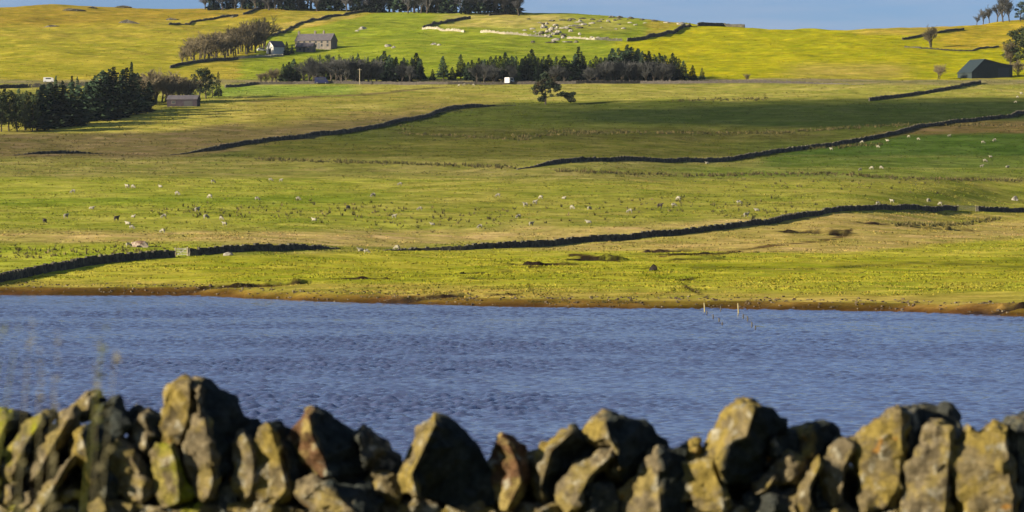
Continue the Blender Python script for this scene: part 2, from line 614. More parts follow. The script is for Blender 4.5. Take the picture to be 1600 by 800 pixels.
me = bpy.data.meshes.new('ground')
nv = nr * nc
co = np.empty((nv, 3), np.float32)
co[:, 0] = XX.ravel()
co[:, 1] = DD.ravel()
co[:, 2] = ZZ.ravel()
idx = np.arange(nv).reshape(nr, nc)
quads = np.stack([idx[:-1, :-1], idx[:-1, 1:], idx[1:, 1:], idx[1:, :-1]], axis=-1).reshape(-1, 4)


def np_mesh(me, co, quads, smooth=True):
    me.vertices.add(len(co))
    me.vertices.foreach_set('co', np.ascontiguousarray(co, np.float32).ravel())
    n = len(quads)
    k = quads.shape[1]
    me.loops.add(n * k)
    me.loops.foreach_set('vertex_index', np.ascontiguousarray(quads, np.int32).ravel())
    me.polygons.add(n)
    me.polygons.foreach_set('loop_start', np.arange(0, n * k, k, dtype=np.int32))
    me.update(calc_edges=True)
    if smooth:
        me.shade_smooth()
    if smooth:
        me.validate()


np_mesh(me, co, quads)
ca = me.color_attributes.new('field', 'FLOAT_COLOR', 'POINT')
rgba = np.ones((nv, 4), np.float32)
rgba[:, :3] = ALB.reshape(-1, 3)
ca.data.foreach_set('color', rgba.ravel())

m_gr, nt, p = new_mat('grassland', 1.0, 0.0)
an = nt.nodes.new('ShaderNodeAttribute')
an.attribute_name = 'field'
pos = geo_pos(nt)
f1 = nnoise(nt, pos, 1.7, 5, 0.7, 0.25, 0.75, 0.62, 1.34)
f2 = nnoise(nt, pos, 0.16, 5, 0.65, 0.25, 0.75, 0.72, 1.26)
mm = nt.nodes.new('ShaderNodeMath')
mm.operation = 'MULTIPLY'
nt.links.new(f1, mm.inputs[0])
nt.links.new(f2, mm.inputs[1])
vm = nt.nodes.new('ShaderNodeVectorMath')
vm.operation = 'SCALE'
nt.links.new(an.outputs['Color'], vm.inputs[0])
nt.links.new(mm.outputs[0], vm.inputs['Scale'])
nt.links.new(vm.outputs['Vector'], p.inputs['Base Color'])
nbump(nt, p, f1, 0.5, 0.12)
me.materials.append(m_gr)
g_obj = link('ground', me)
tag(g_obj, 'rolling grass hillside of rough pasture rising from the lake', kind='structure')

# ------------------------------------------------------------------ lake
wr = np.concatenate([np.linspace(132, 148, 4), np.arange(148.3, 330, 0.32), np.arange(330, 540, 0.5)])
wu = np.concatenate([np.linspace(-4, -1.12, 14)[:-1], np.linspace(-1.12, 1.12, 560), np.linspace(1.12, 4, 14)[1:]])
WD, WU = np.meshgrid(wr, wu, indexing='ij')
WX = WU * (0.1333 * WD)
WZ = np.zeros_like(WX)
wr_ = np.random.default_rng(3)
WIND = math.radians(-72)
for k in range(64):
    lam = 0.36 * (6.0 ** wr_.random())
    th = WIND + wr_.normal(0, 0.62)
    kk = 2 * math.pi / lam
    ph = wr_.random() * 6.283
    WZ += (0.0056 * lam ** 1.0) * np.sin(kk * (WX * math.cos(th) + WD * math.sin(th)) + ph)
gust = 1 + 1.0 * fbm(WX / 26, WD / 40, 3, 61) + 1.3 * fbm(WX / 70, WD / 22, 2, 67)
WZ *= sstep(146, 165, WD)
WZ *= np.clip(gust, 0.6, 1.75) * 1.45 * (0.6 + 0.4 * sstep(5, 120, shore_d(800 + FPX * WX / WD) - WD))
me = bpy.data.meshes.new('lake')
wi = np.arange(WX.size).reshape(WX.shape)
np_mesh(me, np.stack([WX.ravel(), WD.ravel(), WZ.ravel()], 1), np.stack([wi[:-1, :-1], wi[:-1, 1:], wi[1:, 1:], wi[1:, :-1]], -1).reshape(-1, 4))
m_w, nt, p = new_mat('lake_water', 0.12, 0.5)
p.inputs['IOR'].default_value = 1.333
p.inputs['Base Color'].default_value = (0.044, 0.056, 0.112, 1)
v = geo_pos(nt)
mp = nt.nodes.new('ShaderNodeMapping')
mp.inputs['Scale'].default_value = (1.0, 0.55, 1.0)
nt.links.new(v, mp.inputs['Vector'])
rip = nnoise(nt, mp.outputs['Vector'], 5.0, 3, 0.6)
nbump(nt, p, rip, 0.12, 0.03)
me.materials.append(m_w)
tag(link('lake', me), 'wind-rippled blue lake between the stone wall and the pasture', kind='structure')

# ------------------------------------------------------------------ field walls
m_fw = speckle_mat('field_wall_stone', (0.060, 0.056, 0.045), (0.028, 0.026, 0.022), 1.6, 0.95, 0.05, (0.085, 0.08, 0.055), world_pos=True)  # dark stone, the shade on the walls is put into the colour
m_fwp = speckle_mat('sunlit_wall_stone', (0.26, 0.235, 0.165), (0.17, 0.15, 0.105), 1.2, 0.95, 0.1, (0.32, 0.30, 0.24), world_pos=True)  # paler copy for sunlit walls, their light put into the colour


def field_wall(label, pts, h=1.15, mat=None, name='field_wall', unit=0.55, courses=3, width=0.6, group='drystone field walls on the hillside', ragged=0.17, taper=(0, 0)):
    P = [at(x, y) for x, y in pts]
    mb = MB()
    r = random.Random(len(label) * 31 + int(pts[0][0]))
    segl = [math.hypot(b.x - a.x, b.y - a.y) for a, b in zip(P[:-1], P[1:])]
    total, run = sum(segl), 0.0
    for a, b in zip(P[:-1], P[1:]):
        L = (Vector((b.x - a.x, b.y - a.y))).length
        ang = math.atan2(b.y - a.y, b.x - a.x)
        n = max(1, int(L / unit))
        for k in range(n):
            t = (k + 0.5) / n
            cx, cy = a.x + (b.x - a.x) * t, a.y + (b.y - a.y) * t
            gz = ground(cx, cy)
            hh = 0.9 * h * (1 + 0.16 * float(vnoise(cx / 9, cy / 9, 71)))
            sdist = run + L * t
            if taper[0]: hh *= 0.12 + 0.88 * float(sstep(0, taper[0], sdist))
            if taper[1]: hh *= 0.12 + 0.88 * float(sstep(0, taper[1], total - sdist))
            hc = hh / courses
            for c in range(courses):
                w = width * (1 - 0.35 * c / courses)
                off = r.uniform(-0.06, 0.06)
                M = Matrix.Translation((cx, cy, gz)) @ Matrix.Rotation(ang + r.uniform(-.05, .05), 4, 'Z') @ Matrix.Translation((r.uniform(-.1, .1), off, 0)) @ Matrix.Rotation(r.uniform(-.06, .06), 4, 'Y')
                top = (c + 1) * hc + (r.uniform(-ragged, ragged) if c == courses - 1 else 0.03)
                mb.quad_box(-L / n * r.uniform(.47, .53), L / n * r.uniform(.47, .56), -w / 2, w / 2, c * hc - (0.35 if c == 0 else 0), top, M)
        run += L
    c0 = P[len(P) // 2]
    mb.v = [(v[0] - c0.x, v[1] - c0.y, v[2] - c0.z) for v in mb.v]
    o = mb.build(name, mat or m_fw)
    o.location = c0
    return tag(o, label, 'wall', group)


field_wall('dark drystone wall curving up from the lake edge to the first gate at left', [(-60, 452), (0, 441), (60, 428.5), (130, 416), (200, 408), (240, 404), (272, 402)], 1.35)
field_wall('short dark drystone wall right of the first gate, sinking into the grass', [(295, 400), (340, 396), (400, 392), (456, 391), (490, 390), (530, 389)], 1.2, taper=(0, 30))
field_wall('long dark drystone wall climbing right across the middle of the near pasture', [(600, 391.5), (650, 391.5), (720, 391), (800, 387), (900, 380), (1000, 372), (1100, 362), (1200, 351), (1260, 339), (1315, 330), (1400, 329), (1494, 329)], 1.2, taper=(35, 0))
field_wall('short drystone wall right of the grassy gateway at the right edge', [(1527, 330), (1570, 331), (1640, 332)], 1.2)
field_wall('dark drystone wall rising from left to the foot of the lone pine', [(266, 242), (330, 235), (400, 224), (480, 215), (550, 207), (600, 198), (640, 189), (680, 178), (718, 170), (760, 167), (805, 165)], 1.35, taper=(30, 25))
field_wall('low dark wall in rough khaki grass at the left edge', [(20, 242), (60, 241), (90, 240), (120, 240), (160, 240)], 0.8, taper=(12, 10))
field_wall('dark drystone wall bounding the deep green field, climbing to the right edge', [(808, 265), (850, 259), (900, 253), (960, 252), (1050, 254), (1100, 254), (1150, 250), (1200, 241), (1260, 233), (1340, 222), (1400, 210), (1460, 197), (1520, 190), (1580, 184), (1605, 174), (1660, 166)], 1.25, taper=(20, 0))
field_wall('dark wall slanting up to the roadside below the green barn', [(1358, 158), (1400, 153), (1428, 149), (1460, 144), (1500, 137), (1532, 130)], 1.3)
field_wall('dark wall climbing behind the farmhouse up to the skyline wood', [(405, 64), (415, 60), (460, 43), (502, 31), (540, 23), (568, 18.5), (592, 16.5)], 1.3)
field_wall('dark wall edge of the hilltop enclosure, receding to the skyline wood', [(661, 45), (675, 40), (700, 34), (735, 29.5)], 1.6)
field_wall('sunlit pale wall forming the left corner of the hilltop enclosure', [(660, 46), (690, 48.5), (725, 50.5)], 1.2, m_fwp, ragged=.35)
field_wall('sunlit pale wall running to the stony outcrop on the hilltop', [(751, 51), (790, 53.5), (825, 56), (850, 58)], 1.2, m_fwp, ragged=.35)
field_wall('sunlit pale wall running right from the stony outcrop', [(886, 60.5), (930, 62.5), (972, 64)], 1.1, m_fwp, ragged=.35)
field_wall('dark wall climbing right from the enclosure to the skyline', [(980, 64.5), (1010, 61.5), (1040, 54), (1065, 45), (1078, 41)], 2.0)
field_wall('dark wall crest standing against the sky right of the enclosure', [(1090, 41), (1110, 40.5), (1130, 41), (1163, 43)], 1.9)
field_wall('wall end under the skyline wood, dark against the sky', [(764, 24.5), (785, 23), (812, 22.5)], 1.2)
field_wall('thin wall crossing the golden slope left of the bare wood', [(264, 39), (300, 35), (340, 29), (372, 25)], 1.1)
field_wall('dark wall stub joining the bare wood to the skyline wood', [(380, 23), (395, 18), (415, 13.5)], 1.4)
field_wall('low dark wall at the foot of the bare wood', [(266, 107), (290, 101), (320, 97), (350, 95), (372, 93)], 1.4)
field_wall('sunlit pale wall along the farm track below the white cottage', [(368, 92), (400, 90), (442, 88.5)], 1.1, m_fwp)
field_wall('dark wall on the golden bank left of the single bare tree', [(1410, 62), (1440, 57), (1470, 51), (1506, 46.5)], 1.1)
field_wall('low dark wall below the single bare tree on the right slope', [(1414, 74), (1440, 76), (1480, 79), (1520, 80), (1560, 73)], 0.7)
field_wall('long grey roadside wall below the conifer belt', [(352, 137), (400, 132.5), (460, 131.5), (600, 131.5), (700, 132), (800, 131.5), (900, 131), (1000, 130.5), (1100, 130), (1200, 129.5), (1280, 131), (1350, 132)], 1.2, taper=(0, 40), mat=
           speckle_mat('road_wall_stone', (0.105, 0.09, 0.075), (0.06, 0.053, 0.045), 1.2, 0.95, 0.1, world_pos=True))
field_wall('brown roadside wall behind the dark left wood', [(-40, 140), (40, 137), (90, 136), (140, 134)], 1.6)

# --- field gates
m_gate = plain_mat('galvanised_gate', (0.35, 0.34, 0.30), 0.5, 0.4)
m_post = speckle_mat('weathered_post', (0.30, 0.26, 0.18), (0.15, 0.13, 0.09), 6, 0.9, 0.1)


def gate(label, a, b):
    A, B = at(*a), at(*b)
    ang = math.atan2(B.y - A.y, B.x - A.x)
    L = math.hypot(B.x - A.x, B.y - A.y)
    n = max(1, round(L / 4.5))
    root = empty('field_gate', A, ang)
    tag(root, label, 'gate')
    dz = B.z - A.z
    for k in range(n + 1):
        mb = MB()
        t = k / n
        mb.tube((L * t, 0, dz * t - 0.3), (L * t, 0, dz * t + 1.4), 0.13, 0.11, 6)
        mb.build('post', m_post, root)
    for z in (0.25, 0.5, 0.75, 1.0, 1.2):
        mb = MB()
        mb.tube((0.15, 0, z), (L - 0.15, 0, z + dz), 0.04, 0.04, 5)
        mb.build('bar', m_gate, root)
    mb = MB()
    mb.tube((0.2, 0.03, 0.2), (L - 0.2, 0.03, 1.2 + dz), 0.03, 0.03, 5)
    mb.build('brace', m_gate, root)


gate('field gate with stone-coloured posts in the wall at left above the lake', (274, 401), (293, 400))
gate('field gate in the wall gap at the far right of the near pasture', (1497, 329.5), (1525, 330.5))

# ------------------------------------------------------------------ rushes and tussocks
m_rush = speckle_mat('rushes', (0.075, 0.065, 0.022), (0.035, 0.038, 0.014), 0.7, 0.95, 0.05, (0.12, 0.095, 0.04), world_pos=True)


def tuft_field(name, label, spots, mat):
    V, F = [], []
    r = random.Random(11)
    zs = height(np.array([q[0] for q in spots]), np.array([q[1] for q in spots])) - 0.03
    for (x, y, s), z in zip(spots, zs):
        for k in range(7):
            a = r.uniform(0, 6.283)
            rr = r.uniform(0.02, 0.25) * s
            bx, by = x + rr * math.cos(a), y + rr * math.sin(a)
            ln = r.uniform(0.35, 0.75) * s
            tx, ty = bx + math.cos(a) * ln * 0.45, by + math.sin(a) * ln * 0.45
            w = 0.10 * s
            pa = a + 1.57 + r.uniform(-.8, .8)
            wx, wy = w * math.cos(pa), w * math.sin(pa)
            b = len(V)
            V += [(bx - wx, by - wy, z), (bx + wx, by + wy, z), (tx, ty, z + ln)]
            F.append((b, b + 1, b + 2))
    me = mesh_from(name, V, F, mat)
    return tag(link(name, me), label, 'grass', kind='stuff')


def line_spots(lines, dens, sx, sy, s0, s1):
    out = []
    for pts in lines:
        for (a, b) in zip(pts[:-1], pts[1:]):
            n = int(abs(b[0] - a[0]) * dens) + 1
            for k in range(n):
                t = rng.random()
                q = at(a[0] + (b[0] - a[0]) * t + rng.gauss(0, sx), a[1] + (b[1] - a[1]) * t + rng.gauss(0, sy))
                out.append((q.x, q.y, rng.uniform(s0, s1)))
    return out


rush_lines = [[(800, 214), (900, 210), (960, 207)], [(860, 206), (1140, 209), (1240, 208)], [(620, 208), (760, 216), (830, 218)],
              [(400, 249), (560, 254), (700, 258), (800, 262)], [(870, 267), (960, 271), (1080, 275), (1200, 272)],
              [(1200, 273), (1300, 272), (1420, 280), (1600, 282)], [(1380, 226), (1260, 232)], [(1240, 205), (1400, 196), (1600, 196)],
              [(1400, 352), (1500, 352), (1560, 342)],
              [(1050, 158), (1200, 155)], [(600, 188), (640, 200)]]
spots = line_spots(rush_lines, 0.8, 5, 1.2, 0.6, 1.5) + line_spots([[(1085, 435), (1066, 438), (1075, 450), (1098, 458), (1110, 470)], [(370, 447), (440, 446)], [(560, 464), (760, 470)], [(820, 472), (1000, 473)]], 0.5, 2.5, .8, 0.2, 0.5)
for k in range(650):   # scattered clumps in the middle pastures
    c = rng.choice([(60, 395, 60, 5), (520, 328, 90, 8), (330, 330, 60, 6), (620, 335, 110, 8), (1050, 318, 110, 8), (940, 330, 120, 10), (1180, 325, 60, 10),
                    (220, 392, 50, 5), (700, 345, 80, 7), (1300, 290, 120, 6), (140, 225, 120, 10)])
    q = at(rng.gauss(c[0], c[2]), rng.gauss(c[1], c[3]))
    spots.append((q.x, q.y, rng.uniform(0.5, 1.3)))
tuft_field('rushes', 'dark rush clumps scattered in lines across the pastures', spots, m_rush)
# short grass over the pastures, tinted by field
def grass_cover(n):
    g = np.random.default_rng(5)
    px = g.uniform(-120, 1720, n)
    py = 18 + 448 * g.random(n) ** 0.8
    d = np.interp(py, BASE_PY, BASE_D) + g.uniform(-12, 12, n)
    x = (px - 800) / FPX * d
    keep = d > shore_d(px) + 7
    px, d, x = px[keep], d[keep], x[keep]
    clump = fbm(x / 6, d / 6, 3, 91) + 0.5 * fbm(x / 30, d / 30, 2, 93)
    keep = g.random(len(x)) < np.clip(0.35 + 1.5 * clump, 0.05, 1) * np.where(d > 1540, 0.45, 1.0)
    x, d = x[keep], d[keep]
    n = len(x)
    z = height(x, d)
    ri = np.clip(np.searchsorted(rows, d), 0, nr - 1)
    hw = 0.1333 * d + 12.0
    ci = np.clip(np.searchsorted(ucol, x / hw), 0, nc - 1)
    col = ALB[ri, ci] * g.uniform(0.42, 0.82, (n, 1)) * (1 + g.uniform(-.1, .12, (n, 3)))
    s = g.uniform(0.07, 0.20, n) * (0.7 + d / 1700)
    V = np.zeros((n, 9, 3))
    C = np.ones((n, 9, 4))
    C[:, :, :3] = col[:, None, :]
    for k in range(3):
        a = g.uniform(0, 6.283, n)
        ox, oy = g.uniform(-.25, .25, n), g.uniform(-.25, .25, n)
        w = s * g.uniform(.5, .9, n)
        V[:, 3 * k] = np.stack([x + ox - w * np.cos(a), d + oy - w * np.sin(a), z - .02], 1)
        V[:, 3 * k + 1] = np.stack([x + ox + w * np.cos(a), d + oy + w * np.sin(a), z - .02], 1)
        V[:, 3 * k + 2] = np.stack([x + ox + g.uniform(-.5, .5, n) * s, d + oy + g.uniform(-.5, .5, n) * s, z + s * g.uniform(.7, 1.2, n)], 1)
    me = bpy.data.meshes.new('pasture_grass')
    np_mesh(me, V.reshape(-1, 3), np.arange(n * 9).reshape(-1, 3), False)
    ca = me.color_attributes.new('field', 'FLOAT_COLOR', 'POINT')
    ca.data.foreach_set('color', C.astype(np.float32).ravel())
    m, nt, p = new_mat('pasture_blades', 1.0, 0.0)
    an = nt.nodes.new('ShaderNodeAttribute')
    an.attribute_name = 'field'
    nt.links.new(an.outputs['Color'], p.inputs['Base Color'])
    me.materials.append(m)
    tag(link('pasture_grass', me), 'short rough grass covering the hillside pastures', 'grass', kind='stuff')


grass_cover(210000)

# shore stones
m_clod = speckle_mat('shore_stone', (0.07, 0.05, 0.03), (0.03, 0.022, 0.015), 2.0, 0.9, 0.1, (0.11, 0.09, 0.06), world_pos=True)
mb = MB()
for k in range(800):
    px = rng.uniform(-80, 1680)
    sd = float(shore_d(px))
    d = sd + abs(rng.gauss(0, 3.5)) + rng.choice([0.4, 0.4, 7, 9])
    x = (px - 800) / FPX * d
    s = rng.uniform(0.06, 0.2)
    M = Matrix.Translation((x, d, ground(x, d) + s * 0.2)) @ Matrix.Rotation(rng.uniform(0, 6.28), 4, 'Z') @ Matrix.Rotation(rng.uniform(-.4, .4), 4, 'X')
    mb.quad_box(-s, s * rng.uniform(.6, 1), -s * .7, s * .6, -s * .5, s * rng.uniform(.3, .6), M)
tag(mb.build('shore_stones', m_clod), 'small dark stones and turf clods along the far lake edge', 'stones', kind='stuff')

# ------------------------------------------------------------------ rocks
m_rock = speckle_mat('outcrop_rock', (0.06, 0.053, 0.036), (0.028, 0.025, 0.018), 1.2, 0.95, 0.1, (0.13, 0.12, 0.085), world_pos=True)
m_rockp = speckle_mat('pale_rock', (0.27, 0.25, 0.20), (0.14, 0.13, 0.10), 1.0, 0.95, 0.1, (0.07, 0.065, 0.055), world_pos=True)
m_rockb = speckle_mat('brown_rock', (0.14, 0.09, 0.06), (0.07, 0.045, 0.032), 1.5, 0.95, 0.1, (0.24, 0.2, 0.16), world_pos=True)
m_rockd = speckle_mat('dark_rock', (0.022, 0.018, 0.014), (0.012, 0.010, 0.008), 2.0, 0.95, 0.1, world_pos=True)


def rock_mesh(seed, sx, sy, sz, mat, rough=0.3):
    bm = bmesh.new()
    bmesh.ops.create_icosphere(bm, subdivisions=2, radius=1.0)
    for v in bm.verts:
        n = mnoise.noise(v.co * 1.3 + Vector((seed * 7.1, seed * 3.3, 0)))
        n2 = mnoise.noise(v.co * 3.1 + Vector((seed * 2.1, 5, seed)))
        v.co = v.co * (1 + rough * n * 1.6 + rough * 0.5 * n2)
        v.co = Vector((v.co.x * sx, v.co.y * sy, max(v.co.z, -0.35) * sz))
    me = bpy.data.meshes.new('rock')
    bm.to_mesh(me)
    bm.free()
    me.materials.append(mat)
    return me


def rock(label, px, py, w, h, mat, seed, depth=None, name='rock', group=None, rough=0.3):
    p = at(px, py)
    o = link(name, rock_mesh(seed, w / 2, (depth or w * 0.7) / 2, h / 1.25, mat, rough))
    o.location = (p.x, p.y, p.z + 0.1 * h - (0.35 * h if rough > .4 else 0))
    o.rotation_euler = (0, 0, 0.3 * math.sin(seed))
    return tag(o, label, 'rock', group)


rock('squat dark boulder on the shore pasture, alone in short grass', 1021, 423, 1.3, 0.95, m_rockd, 3, name='boulder')
rock('brown stone heap beside the wall, left of the first gate', 219, 386, 3.0, 1.25, m_rockb, 5, 1.8, 'stone_heap')
rock('flat pale boulder below the wall, right of the first gate', 357, 399, 1.7, 0.6, m_rockp, 8, name='boulder')
rock('grey boulder leaning on the short wall at left centre', 457, 390, 1.3, 1.2, m_rock, 9, name='boulder')
rock('pale boulder just behind the long wall near the right edge', 1585, 313, 1.7, 1.1, m_rockp, 12, name='boulder')
for i, (px, py, w, h) in enumerate([(118, 17, 16, 2.6), (142, 13, 9, 1.8), (192, 12, 12, 2.0), (198, 36, 13, 2.6), (270, 31, 9, 2.4), (80, 42, 9, 1.5),
                                    (352, 25, 7, 2.2), (365, 27, 5, 1.6)]):
    wh = ['long dark crag on the left skyline', 'small crag right of the long skyline crag', 'low crag on the left skyline hump', 'wide dark crag in the golden slope below the skyline',
          'dark crag above the thin wall on the golden slope', 'faint low crag on the far left slope', 'dark bush-topped crag left of the bare wood', 'small dark crag beside the skyline wood wall'][i]
    rock(wh, px, py, w * .8, h * .8, m_rock, 20 + i, w * 0.35, 'crag', 'crags on the left hill', 0.55)
# outcrop inside the enclosure
k = 0
outc = [(850, 44, 4.5, 3.4), (861, 48, 4, 3.6), (872, 52, 4.5, 3.0), (846, 53, 4, 2.4), (858, 58, 5, 2.6), (868, 63, 6, 1.8), (880, 57, 4, 2.4), (884, 45, 6, 2.0),
        (898, 41, 5, 1.6), (912, 39, 5, 1.8), (925, 37, 4, 1.5), (905, 35, 7, 1.2), (880, 32, 6, 1.4), (862, 33, 5, 1.2), (894, 31, 6, 1.5), (910, 29.5, 5, 1.3), (926, 31, 4, 1.4),
        (936, 34, 4, 1.5), (905, 44, 5, 1.6), (832, 46, 4, 1.6), (820, 48, 3, 1.2), (940, 31, 3, 1.2), (852, 38, 5, 1.6), (868, 40, 4, 1.8), (955, 27.5, 5, 1.8), (968, 28, 5, 1.9), (985, 29, 5, 1.6), (1000, 30, 6, 1.5), (1022, 33, 5, 1.5), (1042, 36, 5, 1.6),
        (1064, 38.5, 6, 2.4), (1075, 41, 5, 2.2), (925, 59, 3, 1.4), (934, 59.5, 3, 1.3), (946, 60, 4, 1.4), (770, 50, 3, 1.4), (886, 66, 7, 1.0), (862, 67, 8, 1.1)]
r_o = random.Random(77)
for k in range(34):
    outc.append((r_o.gauss(866, 16), r_o.gauss(51, 8), r_o.uniform(1.5, 3.5), r_o.uniform(.8, 2.4)))
for k in range(22):
    outc.append((r_o.uniform(815, 1010), r_o.uniform(30, 46), r_o.uniform(1.5, 4), r_o.uniform(.6, 1.4)))
outc = [q for q in outc if q[1] > float(np.interp(q[0], SKY_PX, SKY_PY)) + 1]
for i, (px, py, w, h) in enumerate(sorted(outc)):
    pale = (i * 7) % 5 < 3 and py > 33
    rock(('pale' if pale else 'dark grey') + ' rock of the hilltop outcrop, ' + ordinal(i + 1) + ' from its left end', px, py, w * .8, h * .62, m_rockp if pale else m_rock, 60 + i, w * 0.5, 'rock', 'rocks of the hilltop outcrop')
for i, (px, py, w, h) in enumerate([(567, 46, 6, 2.0), (607, 73, 5, 1.8), (615, 75, 3, 1.2), (678, 70, 4, 1.4), (686, 71, 3, 1.2), (558, 49, 3, 1.0)]):
    rock('pale boulder on the bright green slope above the conifer belt, ' + ordinal(i + 1) + ' listed by size', px, py, w * .7, h * .8, m_rockp, 120 + i, w * 0.4, 'boulder', 'boulders on the green slope')
lab = {567: 'largest', 607: 'second', 615: 'third', 678: 'fourth', 686: 'fifth', 558: 'first'}
bl = sorted([o for o in bpy.data.objects if o.get('group') == 'boulders on the green slope'], key=lambda o: o.location.x / o.location.y)
for i, o in enumerate(bl):
    o['label'] = 'pale boulder on the bright slope right of the farmhouse, ' + ordinal(i + 1) + ' from the left'

# ------------------------------------------------------------------ trees
m_bark = speckle_mat('bark', (0.06, 0.05, 0.038), (0.035, 0.03, 0.024), 3.0, 0.95, 0.05)
m_twig = speckle_mat('bare_twigs', (0.125, 0.102, 0.058), (0.08, 0.066, 0.04), 0.4, 0.95, 0.05, rnd=0.2)
m_twigg = speckle_mat('grey_twigs', (0.060, 0.060, 0.055), (0.036, 0.037, 0.037), 0.4, 0.95, 0.05, rnd=0.2)
m_twigs = speckle_mat('skyline_twigs', (0.075, 0.074, 0.074), (0.045, 0.046, 0.05), 0.4, 0.95, 0.05, rnd=0.2)
m_con = speckle_mat('conifer_needles', (0.028, 0.044, 0.020), (0.010, 0.020, 0.013), 0.6, 0.9, 0.05, rnd=0.5)
m_pine = speckle_mat('pine_needles', (0.022, 0.032, 0.014), (0.011, 0.018, 0.010), 0.7, 0.9, 0.1, (0.04, 0.03, 0.016), rnd=0.2)
m_conl = speckle_mat('green_needles', (0.042, 0.056, 0.018), (0.020, 0.031, 0.012), 0.6, 0.9, 0.1, rnd=0.25)


def conifer_meshes(seed, H=10.0, R=2.1, crown0=0.10, droop=0.25, whorls=17):
    r = random.Random(seed)
    tb = MB()
    lean = (r.uniform(-.2, .2), r.uniform(-.2, .2))
    tb.tube((0, 0, -0.4), (lean[0], lean[1], H * 0.97), 0.19, 0.02, 6)
    cb = MB()
    for i in range(whorls):
        t = i / (whorls - 1)
        z = H * (crown0 + (0.985 - crown0) * t)
        rad = R * ((1 - t) ** 0.78 * (0.92 + 0.08 * math.sin(i)) + 0.035) * r.uniform(0.78, 1.12)
        nb = int(9 - 4 * t)
        a0 = r.uniform(0, 6.28)
        for k in range(nb):
            a = a0 + 6.283 * k / nb + r.uniform(-.3, .3)
            L = rad * r.uniform(0.65, 1.18)
            ux, uy = math.cos(a), math.sin(a)
            px_, py_ = -uy, ux
            cx, cy = lean[0] * z / H, lean[1] * z / H
            up = L * (0.10 - droop * (1 - t)) + t * L * 0.35
            w = L * r.uniform(0.34, 0.5)
            b0 = (cx, cy, z)
            mid = Vector((cx + ux * L * .55, cy + uy * L * .55, z + up * 0.4 + 0.12 * L))
            tip = Vector((cx + ux * L, cy + uy * L, z + up))
            pw = Vector((px_, py_, 0)) * w
            dn = Vector((0, 0, -w * r.uniform(.7, 1.1)))
            cb.tri(b0, mid + pw, tip)
            cb.tri(b0, tip, mid - pw)
            cb.tri(b0, mid + pw + dn * .6, tip)
            cb.tri(mid, mid + dn + pw * .4, tip)
            cb.tri(mid, tip, mid + dn - pw * .4)
            for j in range(2):
                q = mid.lerp(tip, r.uniform(-.5, .9)) + pw * r.uniform(-1, 1)
                s = 0.30 * r.uniform(.5, 1.2)
                cb.tri(q + Vector((r.uniform(-s, s), r.uniform(-s, s), s)), q + Vector((s, r.uniform(-s, s), -s)), q + Vector((-s, r.uniform(-s, s), -s * .8)))
    return mesh_from('trunk', tb.v, tb.f, m_bark), mesh_from('crown', cb.v, cb.f)


def leaf_cloud(cb, c, rx, rz, n, s, r):
    for k in range(n):
        while True:
            q = Vector((r.uniform(-1, 1), r.uniform(-1, 1), r.uniform(-1, 1)))
            if 0.25 < q.length < 1: break
        q = Vector(c) + Vector((q.x * rx, q.y * rx, q.z * rz))
        a = [Vector((r.gauss(0, 1), r.gauss(0, 1), r.gauss(0, .7))).normalized() * s * r.uniform(.6, 1.3) for _ in range(3)]
        cb.tri(q + a[0], q + a[1], q + a[2])


def pine_meshes(seed, H=10.0, spread=2.6, n=11, base=0.35):
    r = random.Random(seed)
    tb, cb = MB(), MB()
    p = Vector((0, 0, -0.4))
    pts = [p]
    for k in range(5):
        p = p + Vector((r.uniform(-.25, .25), r.uniform(-.25, .25), H * 0.19))
        pts.append(p)
    for k in range(5):
        tb.tube(pts[k], pts[k + 1], 0.26 - 0.045 * k, 0.26 - 0.045 * (k + 1), 6)
    for k in range(n):
        t = base + (0.97 - base) * (k + 0.5) / n
        a = k * 2.4 + r.uniform(-.4, .4)
        L = spread * (1.15 - 0.75 * t) * r.uniform(.7, 1.15)
        z = t * H * 0.93
        c = Vector((math.cos(a) * L, math.sin(a) * L, z + r.uniform(0, .5)))
        i = min(4, int(z / (H * 0.19)))
        tb.tube(pts[i] + Vector((0, 0, 0.2)), c, 0.07, 0.03, 4)
        rr = spread * r.uniform(.34, .5)
        leaf_cloud(cb, c, rr * 1.15, rr * 0.8, 130, 0.36, r)
    leaf_cloud(cb, (pts[-1].x, pts[-1].y, H * 0.93), spread * 0.55, H * 0.10, 170, 0.34, r)
    return mesh_from('trunk', tb.v, tb.f, m_bark), mesh_from('crown', cb.v, cb.f)


def bare_meshes(seed, H=10.0, spread=0.5, thick=1.0, stems=1, first=0.36):
    r = random.Random(seed)
    tb, cb = MB(), MB()

    def grow(p, d, L, rad, lvl):
        q = p + d * L
        (tb if lvl < 2 else cb).tube(p, q, rad, rad * 0.62, 5 if lvl < 2 else 3, cap=False)
        if lvl >= 5: return
        nb = (6, 4, 4, 3, 2)[lvl]
        for k in range(nb):
            t = r.uniform(0.25, 1.0) if k else 1.0
            s = p.lerp(q, t)
            nd = (d + Vector((r.gauss(0, spread), r.gauss(0, spread), r.gauss(0.10, spread * .5)))).normalized()
            if nd.z < -0.1: nd.z = abs(nd.z)
            grow(s, nd, L * r.uniform(.55, .78), max(rad * 0.55, 0.022 * thick), lvl + 1)
    for k in range(stems):
        d = Vector((r.uniform(-.12, .12), r.uniform(-.12, .12), 1)).normalized()
        grow(Vector((r.uniform(-.3, .3) * (stems > 1), r.uniform(-.3, .3) * (stems > 1), -0.3)), d, H * first, 0.13 * thick ** .5, 0)
    zmax = max(v[2] for v in cb.v)
    k = H / zmax
    for b in (tb, cb):
        b.v = [(v[0] * k, v[1] * k, v[2] * k) for v in b.v]
    return mesh_from('trunk', tb.v, tb.f, m_bark), mesh_from('crown', cb.v, cb.f)


